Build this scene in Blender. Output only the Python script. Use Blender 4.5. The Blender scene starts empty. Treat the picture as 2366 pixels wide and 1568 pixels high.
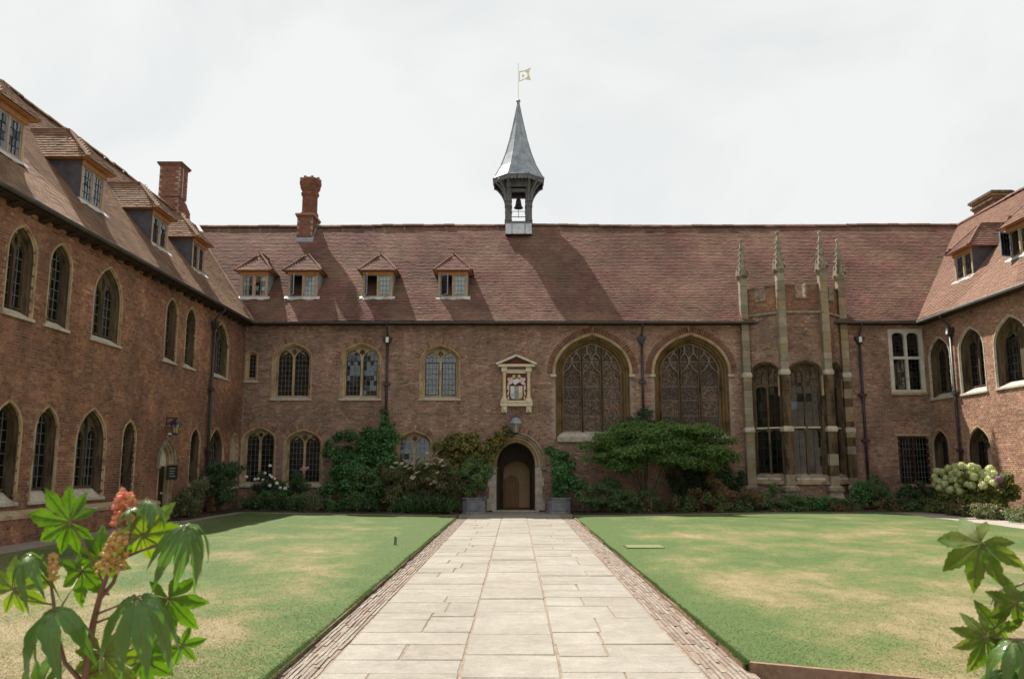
import bpy, bmesh, math, random
import numpy as np
from mathutils import Vector, Matrix
from mathutils.geometry import tessellate_polygon
R = math.radians
rng = np.random.default_rng(7)
random.seed(7)
scene = bpy.context.scene
COL = scene.collection

# ------------------------------------------------------------------ camera
CAM = Vector((0.0, -31.0, 1.64))
cam_d = bpy.data.cameras.new('camera')
cam = bpy.data.objects.new('camera', cam_d)
COL.objects.link(cam)
cam.location = CAM
cam.rotation_euler = (R(90 + 8.796), 0, R(0.2384))
cam_d.sensor_width = 36.0
cam_d.lens = 1900 / 2366 * 36.0
cam_d.clip_start = 0.05
cam_d.clip_end = 2000
cam_d.dof.use_dof = True
cam_d.dof.focus_distance = 26.0
cam_d.dof.aperture_fstop = 6.3
scene.camera = cam
scene.render.resolution_x = 1024
scene.render.resolution_y = 678

# ------------------------------------------------------------------ sky and sun
SUN = Vector((-0.41, 0.52, 1.0)).normalized()
elev = math.asin(SUN.z)
world = bpy.data.worlds.new('World')
scene.world = world
world.use_nodes = True
nt = world.node_tree
nt.nodes.clear()
out = nt.nodes.new('ShaderNodeOutputWorld')
sky = nt.nodes.new('ShaderNodeTexSky')
sky.sky_type = 'NISHITA'
sky.sun_disc = False
sky.sun_elevation = elev
sky.sun_rotation = math.atan2(SUN.x, SUN.y)
bg = nt.nodes.new('ShaderNodeBackground')
bg.inputs['Strength'].default_value = 0.1
nt.links.new(sky.outputs[0], bg.inputs['Color'])
tc = nt.nodes.new('ShaderNodeTexCoord')
mp = nt.nodes.new('ShaderNodeMapping')
mp.inputs['Scale'].default_value = (1.0, 1.0, 1.8)
nz = nt.nodes.new('ShaderNodeTexNoise')
nz.inputs['Scale'].default_value = 1.9
nz.inputs['Detail'].default_value = 7
nz.inputs['Roughness'].default_value = 0.55
nz.inputs['Distortion'].default_value = 0.5
nt.links.new(tc.outputs['Generated'], mp.inputs['Vector'])
nt.links.new(mp.outputs[0], nz.inputs['Vector'])
cr = nt.nodes.new('ShaderNodeValToRGB')
cr.color_ramp.elements[0].position = 0.36
cr.color_ramp.elements[0].color = (0.44, 0.446, 0.443, 1)
cr.color_ramp.elements[1].position = 0.56
cr.color_ramp.elements[1].color = (0.505, 0.514, 0.502, 1)
nt.links.new(nz.outputs['Fac'], cr.inputs['Fac'])
bg2 = nt.nodes.new('ShaderNodeBackground')
nt.links.new(cr.outputs[0], bg2.inputs['Color'])
mx = nt.nodes.new('ShaderNodeMixShader')
mx.inputs[0].default_value = 0.96
nt.links.new(bg.outputs[0], mx.inputs[1])
nt.links.new(bg2.outputs[0], mx.inputs[2])
nt.links.new(mx.outputs[0], out.inputs['Surface'])
sun_d = bpy.data.lights.new('sun', 'SUN')
sun_d.energy = 5.0
sun_d.angle = R(0.9)
sun_d.color = (1.0, 0.95, 0.87)
sun = bpy.data.objects.new('sun', sun_d)
COL.objects.link(sun)
sun.rotation_euler = SUN.to_track_quat('Z', 'Y').to_euler()
sun.location = (-15, 20, 40)
scene.view_settings.view_transform = 'Standard'
scene.view_settings.look = 'None'
scene.view_settings.exposure = 0.83
scene.view_settings.gamma = 1.0


# ------------------------------------------------------------------ materials
def ramp(nt, cols, fac):
    n = nt.nodes.new('ShaderNodeValToRGB')
    e = n.color_ramp.elements
    k = len(cols)
    while len(e) < k:
        e.new(0.5)
    for i, c in enumerate(cols):
        e[i].position = i / max(1, k - 1)
        e[i].color = (*c, 1)
    nt.links.new(fac, n.inputs['Fac'])
    return n.outputs['Color']


def noise(nt, pos, scale, detail=4, rough=0.55, vec=(1, 1, 1), lo=None, hi=None):
    v = pos
    if vec != (1, 1, 1):
        m = nt.nodes.new('ShaderNodeMapping')
        m.inputs['Scale'].default_value = vec
        nt.links.new(pos, m.inputs['Vector'])
        v = m.outputs[0]
    n = nt.nodes.new('ShaderNodeTexNoise')
    n.inputs['Scale'].default_value = scale
    n.inputs['Detail'].default_value = detail
    n.inputs['Roughness'].default_value = rough
    nt.links.new(v, n.inputs['Vector'])
    o = n.outputs['Fac']
    if lo is not None:
        r = nt.nodes.new('ShaderNodeMapRange')
        r.inputs['From Min'].default_value = 0.32
        r.inputs['From Max'].default_value = 0.68
        r.inputs['To Min'].default_value = lo
        r.inputs['To Max'].default_value = hi
        nt.links.new(o, r.inputs['Value'])
        o = r.outputs[0]
    return o


def math_n(nt, op, a, b=None):
    n = nt.nodes.new('ShaderNodeMath')
    n.operation = op
    for i, q in enumerate((a, b)):
        if q is None:
            continue
        if isinstance(q, (int, float)):
            n.inputs[i].default_value = q
        else:
            nt.links.new(q, n.inputs[i])
    return n.outputs[0]


def mixc(nt, a, b, fac, mode='MIX'):
    n = nt.nodes.new('ShaderNodeMix')
    n.data_type = 'RGBA'
    n.blend_type = mode
    for i, q in ((6, a), (7, b), (0, fac)):
        if isinstance(q, (int, float)):
            n.inputs[i].default_value = q
        elif isinstance(q, tuple):
            n.inputs[i].default_value = (*q, 1)
        else:
            nt.links.new(q, n.inputs[i])
    return n.outputs[2]


def pmat(name, cols, rough=0.8, src='noise', scale=3.0, stains=(), bump=0.0, bscale=40, spec=0.3,
         trans=0.0, metal=0.0, vec=(1, 1, 1), tint=None):
    """cols: colours of a ramp driven by noise, or one draw per piece (island/object).
    stains: (scale, low, high, vec) multiply; tint: (colour, scale, amount) mix by noise."""
    m = bpy.data.materials.new(name)
    m.use_nodes = True
    nt = m.node_tree
    b = nt.nodes['Principled BSDF']
    g = nt.nodes.new('ShaderNodeNewGeometry')
    pos = g.outputs['Position']
    if len(cols) == 1:
        n = nt.nodes.new('ShaderNodeRGB')
        n.outputs[0].default_value = (*cols[0], 1)
        col = n.outputs[0]
    elif src == 'island':
        oi = nt.nodes.new('ShaderNodeObjectInfo')
        v = math_n(nt, 'FRACT', math_n(nt, 'ADD', g.outputs['Random Per Island'], oi.outputs['Random']))
        col = ramp(nt, cols, v)
    else:
        col = ramp(nt, cols, noise(nt, pos, scale, 6, 0.6, vec, 0.0, 1.0))
    if tint:
        col = mixc(nt, col, tint[0], noise(nt, pos, tint[1], 4, 0.6, (1, 1, 1), 0.0, tint[2]))
    for s in stains:
        v = noise(nt, pos, s[0], 5, 0.6, s[3] if len(s) > 3 else (1, 1, 1), s[1], s[2])
        c = nt.nodes.new('ShaderNodeCombineColor')
        for i in range(3):
            nt.links.new(v, c.inputs[i])
        col = mixc(nt, col, c.outputs[0], 1.0, 'MULTIPLY')
    nt.links.new(col, b.inputs['Base Color'])
    b.inputs['Roughness'].default_value = rough
    b.inputs['Metallic'].default_value = metal
    b.inputs['Specular IOR Level'].default_value = spec
    if bump:
        bp = nt.nodes.new('ShaderNodeBump')
        bp.inputs['Strength'].default_value = bump
        bp.inputs['Distance'].default_value = 0.02
        nt.links.new(noise(nt, pos, bscale, 5, 0.65), bp.inputs['Height'])
        nt.links.new(bp.outputs[0], b.inputs['Normal'])
    if trans:
        o = nt.nodes['Material Output']
        t = nt.nodes.new('ShaderNodeBsdfTranslucent')
        h = nt.nodes.new('ShaderNodeHueSaturation')
        h.inputs['Value'].default_value = 1.5
        h.inputs['Saturation'].default_value = 1.15
        nt.links.new(col, h.inputs['Color'])
        nt.links.new(h.outputs[0], t.inputs['Color'])
        ms = nt.nodes.new('ShaderNodeMixShader')
        ms.inputs[0].default_value = trans
        nt.links.new(b.outputs[0], ms.inputs[1])
        nt.links.new(t.outputs[0], ms.inputs[2])
        nt.links.new(ms.outputs[0], o.inputs['Surface'])
    return m


def glass_mat(name, tint, rough=0.06, refl=1.0):
    m = bpy.data.materials.new(name)
    m.use_nodes = True
    nt = m.node_tree
    nt.nodes.clear()
    o = nt.nodes.new('ShaderNodeOutputMaterial')
    t = nt.nodes.new('ShaderNodeBsdfTransparent')
    t.inputs['Color'].default_value = (*tint, 1)
    gl = nt.nodes.new('ShaderNodeBsdfGlossy')
    gl.inputs['Roughness'].default_value = rough
    gl.inputs['Color'].default_value = (0.9, 0.95, 1, 1)
    fr = nt.nodes.new('ShaderNodeFresnel')
    fr.inputs['IOR'].default_value = 1.5
    v = math_n(nt, 'MULTIPLY', fr.outputs[0], refl)
    ms = nt.nodes.new('ShaderNodeMixShader')
    nt.links.new(v, ms.inputs[0])
    nt.links.new(t.outputs[0], ms.inputs[1])
    nt.links.new(gl.outputs[0], ms.inputs[2])
    nt.links.new(ms.outputs[0], o.inputs['Surface'])
    return m


MT = {}
MT['brick_hall'] = pmat('hall_brick', [(0.219, 0.139, 0.117), (0.351, 0.19, 0.141), (0.437, 0.244, 0.173), (0.498, 0.292, 0.201), (0.387, 0.214, 0.165), (0.609, 0.431, 0.309), (0.298, 0.168, 0.135)],
                        0.9, 'island', stains=((0.45, 0.62, 1.18), (1.1, 0.72, 1.12, (1.6, 1.6, 0.35)), (3.2, 0.8, 1.12), (11, 0.85, 1.1)), bump=0.5, bscale=60, spec=0.12, tint=((0.25, 0.185, 0.145), 1.0, 0.55))
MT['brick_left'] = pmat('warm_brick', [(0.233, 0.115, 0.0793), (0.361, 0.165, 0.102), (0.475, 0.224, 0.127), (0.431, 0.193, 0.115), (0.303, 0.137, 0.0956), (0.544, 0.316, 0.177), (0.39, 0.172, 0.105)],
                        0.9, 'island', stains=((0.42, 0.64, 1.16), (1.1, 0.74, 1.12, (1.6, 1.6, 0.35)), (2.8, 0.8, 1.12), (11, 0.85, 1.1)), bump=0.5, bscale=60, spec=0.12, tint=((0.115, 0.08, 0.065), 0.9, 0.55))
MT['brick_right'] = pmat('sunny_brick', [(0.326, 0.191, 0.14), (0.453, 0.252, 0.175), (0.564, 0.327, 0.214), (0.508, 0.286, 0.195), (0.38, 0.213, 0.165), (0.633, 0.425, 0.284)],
                         0.9, 'island', stains=((0.7, 0.75, 1.08), (2.2, 0.82, 1.1), (11, 0.85, 1.1)), bump=0.5, bscale=60, spec=0.12)  # brick lightened: part of the sun on this wall is in the colour
MT['brick_red'] = pmat('red_brick', [(0.175, 0.0704, 0.0527), (0.232, 0.0954, 0.064), (0.266, 0.12, 0.0753), (0.203, 0.0811, 0.0564)], 0.9, 'island',
                       stains=((3, 0.7, 1.1), (13, 0.85, 1.1)), bump=0.5, bscale=60, spec=0.12)
MT['brick_arch'] = pmat('soft_red_brick', [(0.15, 0.068, 0.05), (0.22, 0.095, 0.066), (0.25, 0.125, 0.085), (0.17, 0.075, 0.055)], 0.9, 'island', stains=((3, 0.7, 1.1), (13, 0.85, 1.1)), bump=0.5, bscale=60, spec=0.12)
MT['brick_buff'] = pmat('arch_brick', [(0.175, 0.0938, 0.0688), (0.312, 0.175, 0.112), (0.375, 0.237, 0.15), (0.225, 0.112, 0.0813)], 0.9, 'island',
                        stains=((3, 0.75, 1.1),), bump=0.5, bscale=60, spec=0.12)
MT['mortar'] = pmat('mortar', [(0.249, 0.192, 0.163), (0.459, 0.363, 0.296)], 0.95, scale=2.0, stains=((0.8, 0.7, 1.1),), bump=0.5, bscale=90, spec=0.1)
MT['tile'] = pmat('roof_tile', [(0.151, 0.0727, 0.0626), (0.189, 0.0869, 0.072), (0.211, 0.0968, 0.0791), (0.198, 0.0888, 0.0733), (0.167, 0.0787, 0.0687), (0.237, 0.122, 0.0956), (0.18, 0.0827, 0.0695)],
                  0.85, 'island', stains=((0.42, 0.66, 1.15), (1.8, 0.78, 1.12)), bump=0.4, bscale=70, spec=0.15, tint=((0.20, 0.15, 0.095), 0.8, 0.62))
MT['tile_left'] = pmat('lichen_tile', [(0.232, 0.139, 0.0914), (0.283, 0.17, 0.11), (0.317, 0.194, 0.127), (0.295, 0.172, 0.112), (0.255, 0.152, 0.102), (0.339, 0.213, 0.142)],
                       0.88, 'island', stains=((0.5, 0.75, 1.1), (2, 0.8, 1.1)), bump=0.4, bscale=70, spec=0.15, tint=((0.20, 0.15, 0.105), 1.2, 0.5))
MT['tile_right'] = pmat('clean_tile', [(0.192, 0.111, 0.0801), (0.228, 0.133, 0.0937), (0.244, 0.144, 0.102), (0.223, 0.127, 0.091), (0.265, 0.162, 0.116)],
                        0.85, 'island', stains=((0.5, 0.85, 1.08),), bump=0.4, bscale=70, spec=0.15)
MT['roof_base'] = pmat('roof_under', [(0.05, 0.03, 0.025)], 0.95)
MT['stone'] = pmat('buff_stone', [(0.218, 0.15, 0.0888), (0.41, 0.3, 0.178), (0.492, 0.376, 0.239), (0.368, 0.26, 0.144)], 0.9, scale=1.6,
                   stains=((4, 0.7, 1.12, (1, 1, 0.3)), (22, 0.85, 1.08)), bump=0.5, bscale=45, spec=0.15)
MT['stone_ochre'] = pmat('ochre_stone', [(0.072, 0.044, 0.024), (0.16, 0.1, 0.044), (0.2, 0.132, 0.064), (0.136, 0.08, 0.036)], 0.9, scale=1.4,
                         stains=((4, 0.65, 1.1, (1, 1, 0.25)), (22, 0.85, 1.08)), bump=0.5, bscale=45, spec=0.15)
MT['stone_pale'] = pmat('pale_stone', [(0.38, 0.33, 0.26), (0.55, 0.49, 0.40), (0.48, 0.42, 0.33)], 0.88, scale=2.5,
                        stains=((7, 0.75, 1.08), (30, 0.9, 1.05)), bump=0.4, bscale=45, spec=0.2)
MT['stone_white'] = pmat('white_stone', [(0.50, 0.46, 0.38), (0.66, 0.62, 0.53)], 0.85, scale=2.5, stains=((6, 0.85, 1.05),), bump=0.3, bscale=45, spec=0.2)
MT['stone_grey'] = pmat('weathered_stone', [(0.162, 0.14, 0.106), (0.281, 0.246, 0.191), (0.357, 0.306, 0.225), (0.238, 0.204, 0.149)], 0.9, scale=2.2,
                        stains=((5, 0.6, 1.1), (25, 0.8, 1.1)), bump=0.6, bscale=40, spec=0.15)
MT['reveal'] = pmat('reveal_shade_stone', [(0.0434, 0.031, 0.0211), (0.093, 0.0682, 0.0434), (0.136, 0.102, 0.062), (0.0682, 0.0496, 0.031)], 0.9, scale=1.8,
                    stains=((4, 0.65, 1.1, (1, 1, 0.25)), (25, 0.85, 1.08)), bump=0.4, bscale=40, spec=0.12, vec=(3, 3, 0.5))  # shade of the window recesses is put into this darker stone colour
MT['tracery'] = pmat('tracery_stone', [(0.14, 0.105, 0.08), (0.22, 0.17, 0.13), (0.18, 0.13, 0.095)], 0.9, scale=2.2, stains=((5, 0.75, 1.1),), spec=0.12)
MT['ashlar'] = pmat('ashlar_blocks', [(0.238, 0.2, 0.144), (0.326, 0.281, 0.208), (0.299, 0.23, 0.132), (0.37, 0.323, 0.248), (0.255, 0.217, 0.16)], 0.9, 'island',
                    stains=((3, 0.75, 1.1), (25, 0.85, 1.08)), bump=0.5, bscale=40, spec=0.15)
MT['stone_dark'] = pmat('sooty_stone', [(0.035, 0.024, 0.016), (0.09, 0.065, 0.04), (0.16, 0.115, 0.07), (0.07, 0.05, 0.03)], 0.9, scale=1.8,
                        stains=((4, 0.6, 1.15, (1, 1, 0.25)), (25, 0.8, 1.1)), bump=0.5, bscale=40, spec=0.15, vec=(2, 2, 0.6))
MT['lead'] = pmat('lead_sheet', [(0.163, 0.192, 0.224), (0.257, 0.293, 0.328), (0.343, 0.384, 0.415)], 0.55, scale=3, stains=((9, 0.85, 1.08),), bump=0.2, bscale=20, spec=0.4)
MT['lead_pale'] = pmat('pale_lead', [(0.42, 0.44, 0.45), (0.62, 0.63, 0.63)], 0.55, scale=4, stains=((9, 0.8, 1.05),), bump=0.3, bscale=14, spec=0.4)
MT['lead_dark'] = pmat('dark_lead', [(0.055, 0.055, 0.065), (0.10, 0.098, 0.115)], 0.6, scale=5, bump=0.2, spec=0.35)
MT['belfry'] = pmat('grey_oak', [(0.06, 0.065, 0.07), (0.13, 0.135, 0.14), (0.19, 0.19, 0.185)], 0.7, scale=5, vec=(4, 4, 0.5), bump=0.3, bscale=30)
MT['iron'] = pmat('black_iron', [(0.018, 0.018, 0.02), (0.04, 0.04, 0.042)], 0.5, scale=6, spec=0.4)
MT['iron_pipe'] = pmat('painted_pipe', [(0.02, 0.02, 0.022), (0.05, 0.048, 0.048)], 0.45, scale=6, spec=0.45)
MT['gutter'] = pmat('gutter_paint', [(0.055, 0.052, 0.05), (0.10, 0.095, 0.09)], 0.5, scale=4, spec=0.4)
MT['gutter_grey'] = pmat('grey_gutter_paint', [(0.225, 0.225, 0.225), (0.33, 0.33, 0.323)], 0.5, scale=4, spec=0.4)
MT['timber'] = pmat('oiled_timber', [(0.31, 0.132, 0.046), (0.46, 0.218, 0.0862), (0.38, 0.172, 0.0633)], 0.6, scale=3, vec=(1, 6, 8), stains=((6, 0.75, 1.1),), spec=0.3)
MT['timber_pale'] = pmat('weathered_timber', [(0.30, 0.21, 0.13), (0.44, 0.34, 0.24), (0.38, 0.27, 0.17)], 0.7, scale=3, vec=(6, 6, 1), stains=((6, 0.8, 1.1),), spec=0.2)
MT['timber_dark'] = pmat('dark_oak', [(0.025, 0.017, 0.012), (0.06, 0.038, 0.025)], 0.6, scale=4, vec=(6, 6, 0.7), bump=0.3, spec=0.25)
MT['door_wood'] = pmat('door_wood', [(0.27, 0.144, 0.0676), (0.456, 0.263, 0.127)], 0.55, scale=3, vec=(6, 6, 0.6), bump=0.3, spec=0.3)  # wood lightened in place of light inside the passage
MT['glass'] = glass_mat('window_glass', (0.86, 0.9, 0.89), 0.05, 1.8)
MT['glass_dark'] = glass_mat('old_glass', (0.6, 0.66, 0.64), 0.08, 1.9)
MT['interior'] = pmat('room_dark', [(0.075, 0.062, 0.052)], 0.95)
MT['passage'] = pmat('lit_passage_wall', [(0.239, 0.164, 0.0972), (0.359, 0.247, 0.149)], 0.9, scale=2)
MT['plaster'] = pmat('lit_passage_plaster', [(0.569, 0.405, 0.213), (0.683, 0.495, 0.275)], 0.9, scale=2)  # this and the passage walls carry light from beyond in their colour
MT['curtain'] = pmat('curtain_cloth', [(0.80, 0.80, 0.77), (0.88, 0.88, 0.86)], 0.9, scale=3, vec=(14, 14, 0.3))
MT['leading'] = pmat('lead_came', [(0.035, 0.035, 0.037)], 0.6)
MT['leading_pale'] = pmat('pale_came', [(0.16, 0.17, 0.17)], 0.6)
MT['white_paint'] = pmat('white_paint', [(0.72, 0.72, 0.70)], 0.5)
MT['black'] = pmat('black_paint', [(0.012, 0.012, 0.013)], 0.4)
MT['bark'] = pmat('bark', [(0.05, 0.035, 0.025), (0.12, 0.09, 0.065)], 0.9, scale=8, bump=0.6)
MT['gilt'] = pmat('gilt', [(0.66, 0.60, 0.40), (0.80, 0.76, 0.58)], 0.4, scale=9)
MT['soil'] = pmat('soil', [(0.035, 0.024, 0.017), (0.075, 0.052, 0.036)], 0.95, scale=9, bump=0.8, bscale=35)
MT['edge_soil'] = pmat('edging_board', [(0.06, 0.038, 0.026), (0.14, 0.085, 0.055), (0.20, 0.13, 0.085)], 0.9, scale=5, stains=((18, 0.7, 1.1),), bump=0.6, bscale=40)
MT['edge_wood'] = pmat('edging_timber', [(0.17, 0.10, 0.065), (0.27, 0.17, 0.115), (0.22, 0.13, 0.085)], 0.9, scale=5, stains=((18, 0.75, 1.1),), bump=0.5, bscale=40)
MT['gravel'] = pmat('bound_gravel', [(0.22, 0.185, 0.155), (0.33, 0.29, 0.245)], 0.95, scale=14, stains=((1.2, 0.85, 1.06), (90, 0.75, 1.15)), bump=0.5, bscale=120)
MT['walk_sunlit'] = pmat('sunlit_walk', [(0.30, 0.265, 0.225), (0.37, 0.33, 0.285)], 0.95, scale=8, stains=((1.2, 0.9, 1.05), (90, 0.85, 1.1)), bump=0.3, bscale=120)  # gravel lightened: the sunshine on this walk is in the colour
MT['joint'] = pmat('joint_sand', [(0.196, 0.141, 0.0985), (0.311, 0.245, 0.184)], 0.95, scale=7, stains=((30, 0.7, 1.15),), bump=0.5, bscale=80)
MT['flag'] = pmat('flagstone', [(0.266, 0.239, 0.2), (0.294, 0.266, 0.224), (0.281, 0.25, 0.206), (0.306, 0.278, 0.237), (0.285, 0.258, 0.22)], 0.85, 'island',
                  stains=((0.9, 0.86, 1.07), (4, 0.88, 1.06), (13, 0.9, 1.05), (60, 0.86, 1.08)), bump=0.4, bscale=35, spec=0.2)
MT['paver'] = pmat('edge_paver', [(0.189, 0.142, 0.112), (0.259, 0.21, 0.17), (0.291, 0.251, 0.207), (0.227, 0.161, 0.125)], 0.9, 'island',
                   stains=((9, 0.75, 1.1), (50, 0.8, 1.1)), bump=0.5, bscale=60)
MT['planter'] = pmat('lead_planter', [(0.13, 0.135, 0.155), (0.20, 0.205, 0.225), (0.25, 0.25, 0.26)], 0.6, scale=4, stains=((12, 0.8, 1.1),), bump=0.3, bscale=20, spec=0.35)
MT['sign'] = pmat('sign_board', [(0.02, 0.03, 0.026)], 0.4)
MT['sign_text'] = pmat('sign_lettering', [(0.55, 0.53, 0.45)], 0.6)
MT['lantern_glass'] = pmat('frosted_glass', [(0.42, 0.40, 0.33), (0.52, 0.50, 0.43)], 0.3, scale=6, trans=0.4, spec=0.5)
MT['murrey'] = pmat('murrey_paint', [(0.11, 0.035, 0.035), (0.16, 0.05, 0.05)], 0.7, scale=8)
MT['plaque'] = pmat('plaque_stone', [(0.578, 0.508, 0.38), (0.714, 0.648, 0.517)], 0.75, scale=4, stains=((9, 0.8, 1.05),), spec=0.2)
MT['plaque_gold'] = pmat('plaque_gold', [(0.605, 0.475, 0.264), (0.704, 0.587, 0.372)], 0.6, scale=5, stains=((9, 0.8, 1.05),))
MT['pink'] = pmat('mantling_paint', [(0.50, 0.30, 0.29), (0.72, 0.60, 0.57)], 0.7, scale=16)
MT['silver'] = pmat('shield_silver', [(0.60, 0.61, 0.60)], 0.6)
MT['azure'] = pmat('shield_blue', [(0.20, 0.24, 0.30)], 0.6)
MT['gold'] = pmat('shield_gold', [(0.58, 0.42, 0.18)], 0.6)
MT['skin'] = pmat('crest_paint', [(0.62, 0.42, 0.26)], 0.6)
# foliage
def leafm(name, cols, trans=0.25, rough=0.5, spec=0.35):
    return pmat(name, cols, rough, 'island', trans=trans, spec=spec, stains=((1.1, 0.75, 1.15),))
MT['leaf_dark'] = leafm('dark_leaf', [(0.0335, 0.067, 0.0298), (0.0558, 0.102, 0.0409), (0.0836, 0.139, 0.0558), (0.0466, 0.0836, 0.0409)])
MT['leaf_green'] = leafm('green_leaf', [(0.0372, 0.112, 0.0335), (0.0652, 0.167, 0.0466), (0.102, 0.214, 0.0652), (0.0466, 0.131, 0.0521)])
MT['leaf_mid'] = leafm('mid_leaf', [(0.0652, 0.121, 0.0409), (0.102, 0.167, 0.0558), (0.139, 0.214, 0.0744), (0.0836, 0.139, 0.0558)])
MT['leaf_acer'] = leafm('maple_leaf', [(0.0612, 0.133, 0.0408), (0.102, 0.184, 0.051), (0.163, 0.265, 0.0714), (0.122, 0.204, 0.0571), (0.204, 0.306, 0.0816)], 0.35)
MT['leaf_olive'] = leafm('olive_leaf', [(0.093, 0.102, 0.0409), (0.149, 0.158, 0.0652), (0.186, 0.186, 0.0836), (0.112, 0.121, 0.0521)])
MT['leaf_autumn'] = leafm('turning_leaf', [(0.0558, 0.121, 0.0372), (0.093, 0.158, 0.0466), (0.186, 0.186, 0.0558), (0.372, 0.186, 0.0558), (0.112, 0.167, 0.0521), (0.278, 0.205, 0.0558), (0.0744, 0.131, 0.0372)])
MT['leaf_red'] = leafm('bronze_leaf', [(0.093, 0.112, 0.0466), (0.167, 0.112, 0.0558), (0.242, 0.112, 0.0652), (0.093, 0.131, 0.0466), (0.149, 0.149, 0.0652), (0.372, 0.093, 0.0652)])
MT['leaf_yellow'] = leafm('lime_leaf', [(0.096, 0.144, 0.03), (0.156, 0.204, 0.048), (0.204, 0.228, 0.06), (0.108, 0.144, 0.042)], 0.35)
MT['flower_white'] = pmat('white_petal', [(0.75, 0.74, 0.66), (0.86, 0.86, 0.80)], 0.7, 'island', trans=0.2)
MT['flower_cream'] = pmat('cream_petal', [(0.42, 0.36, 0.26), (0.62, 0.56, 0.42), (0.50, 0.42, 0.34)], 0.7, 'island', trans=0.2)
MT['flower_pink'] = pmat('pink_petal', [(0.55, 0.25, 0.28), (0.68, 0.42, 0.42)], 0.7, 'island', trans=0.2)
MT['hydrangea'] = pmat('hydrangea_petal', [(0.432, 0.487, 0.214), (0.594, 0.635, 0.339), (0.691, 0.699, 0.428), (0.389, 0.445, 0.179)], 0.75, 'island', trans=0.25)
MT['hydrangea_mauve'] = pmat('mauve_petal', [(0.20, 0.12, 0.17), (0.30, 0.19, 0.24)], 0.75, 'island', trans=0.2)
MT['castor'] = pmat('castor_leaf', [(0.0508, 0.116, 0.00936), (0.0929, 0.192, 0.0156), (0.0678, 0.15, 0.0117)], 0.5, scale=9, trans=0.42, spec=0.25, stains=((30, 0.88, 1.08), (9, 0.8, 1.12)))
MT['castor_lime'] = pmat('castor_leaf_lime', [(0.095, 0.157, 0.0137), (0.148, 0.206, 0.0272)], 0.38, scale=9, trans=0.5, spec=0.5)
MT['castor_wax'] = pmat('castor_leaf_waxy', [(0.0567, 0.137, 0.0208), (0.0972, 0.187, 0.0325)], 0.45, scale=9, trans=0.35, spec=0.2, stains=((30, 0.9, 1.06),), bump=0.3, bscale=60)
b_ = MT['castor_wax'].node_tree.nodes['Principled BSDF']
b_.inputs['Coat Weight'].default_value = 0.75
b_.inputs['Coat Roughness'].default_value = 0.16
MT['castor_olive'] = pmat('castor_leaf_olive', [(0.06, 0.125, 0.014), (0.095, 0.155, 0.022), (0.14, 0.155, 0.035)], 0.55, scale=12, trans=0.5, spec=0.25, stains=((30, 0.88, 1.08), (9, 0.75, 1.12)))
MT['castor_red'] = pmat('castor_leaf_bronze', [(0.05, 0.03, 0.018), (0.09, 0.045, 0.025)], 0.36, scale=9, trans=0.3, spec=0.5)
for k_ in ('castor', 'castor_lime', 'castor_red'):
    b_ = MT[k_].node_tree.nodes['Principled BSDF']
    b_.inputs['Coat Weight'].default_value = 0.06
    b_.inputs['Coat Roughness'].default_value = 0.35
MT['castor_vein'] = pmat('castor_vein', [(0.16, 0.13, 0.05)], 0.5)
MT['castor_stem'] = pmat('castor_stem', [(0.085, 0.035, 0.02), (0.16, 0.07, 0.035), (0.12, 0.07, 0.03)], 0.4, scale=11, spec=0.45)
MT['castor_fruit'] = pmat('castor_fruit', [(0.45, 0.26, 0.07), (0.56, 0.32, 0.11), (0.42, 0.33, 0.09), (0.60, 0.26, 0.14)], 0.6, 'island', trans=0.2)
MT['castor_flower'] = pmat('castor_flower', [(0.62, 0.18, 0.11), (0.72, 0.27, 0.18), (0.55, 0.32, 0.10), (0.70, 0.22, 0.16)], 0.6, 'island', trans=0.25)


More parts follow.
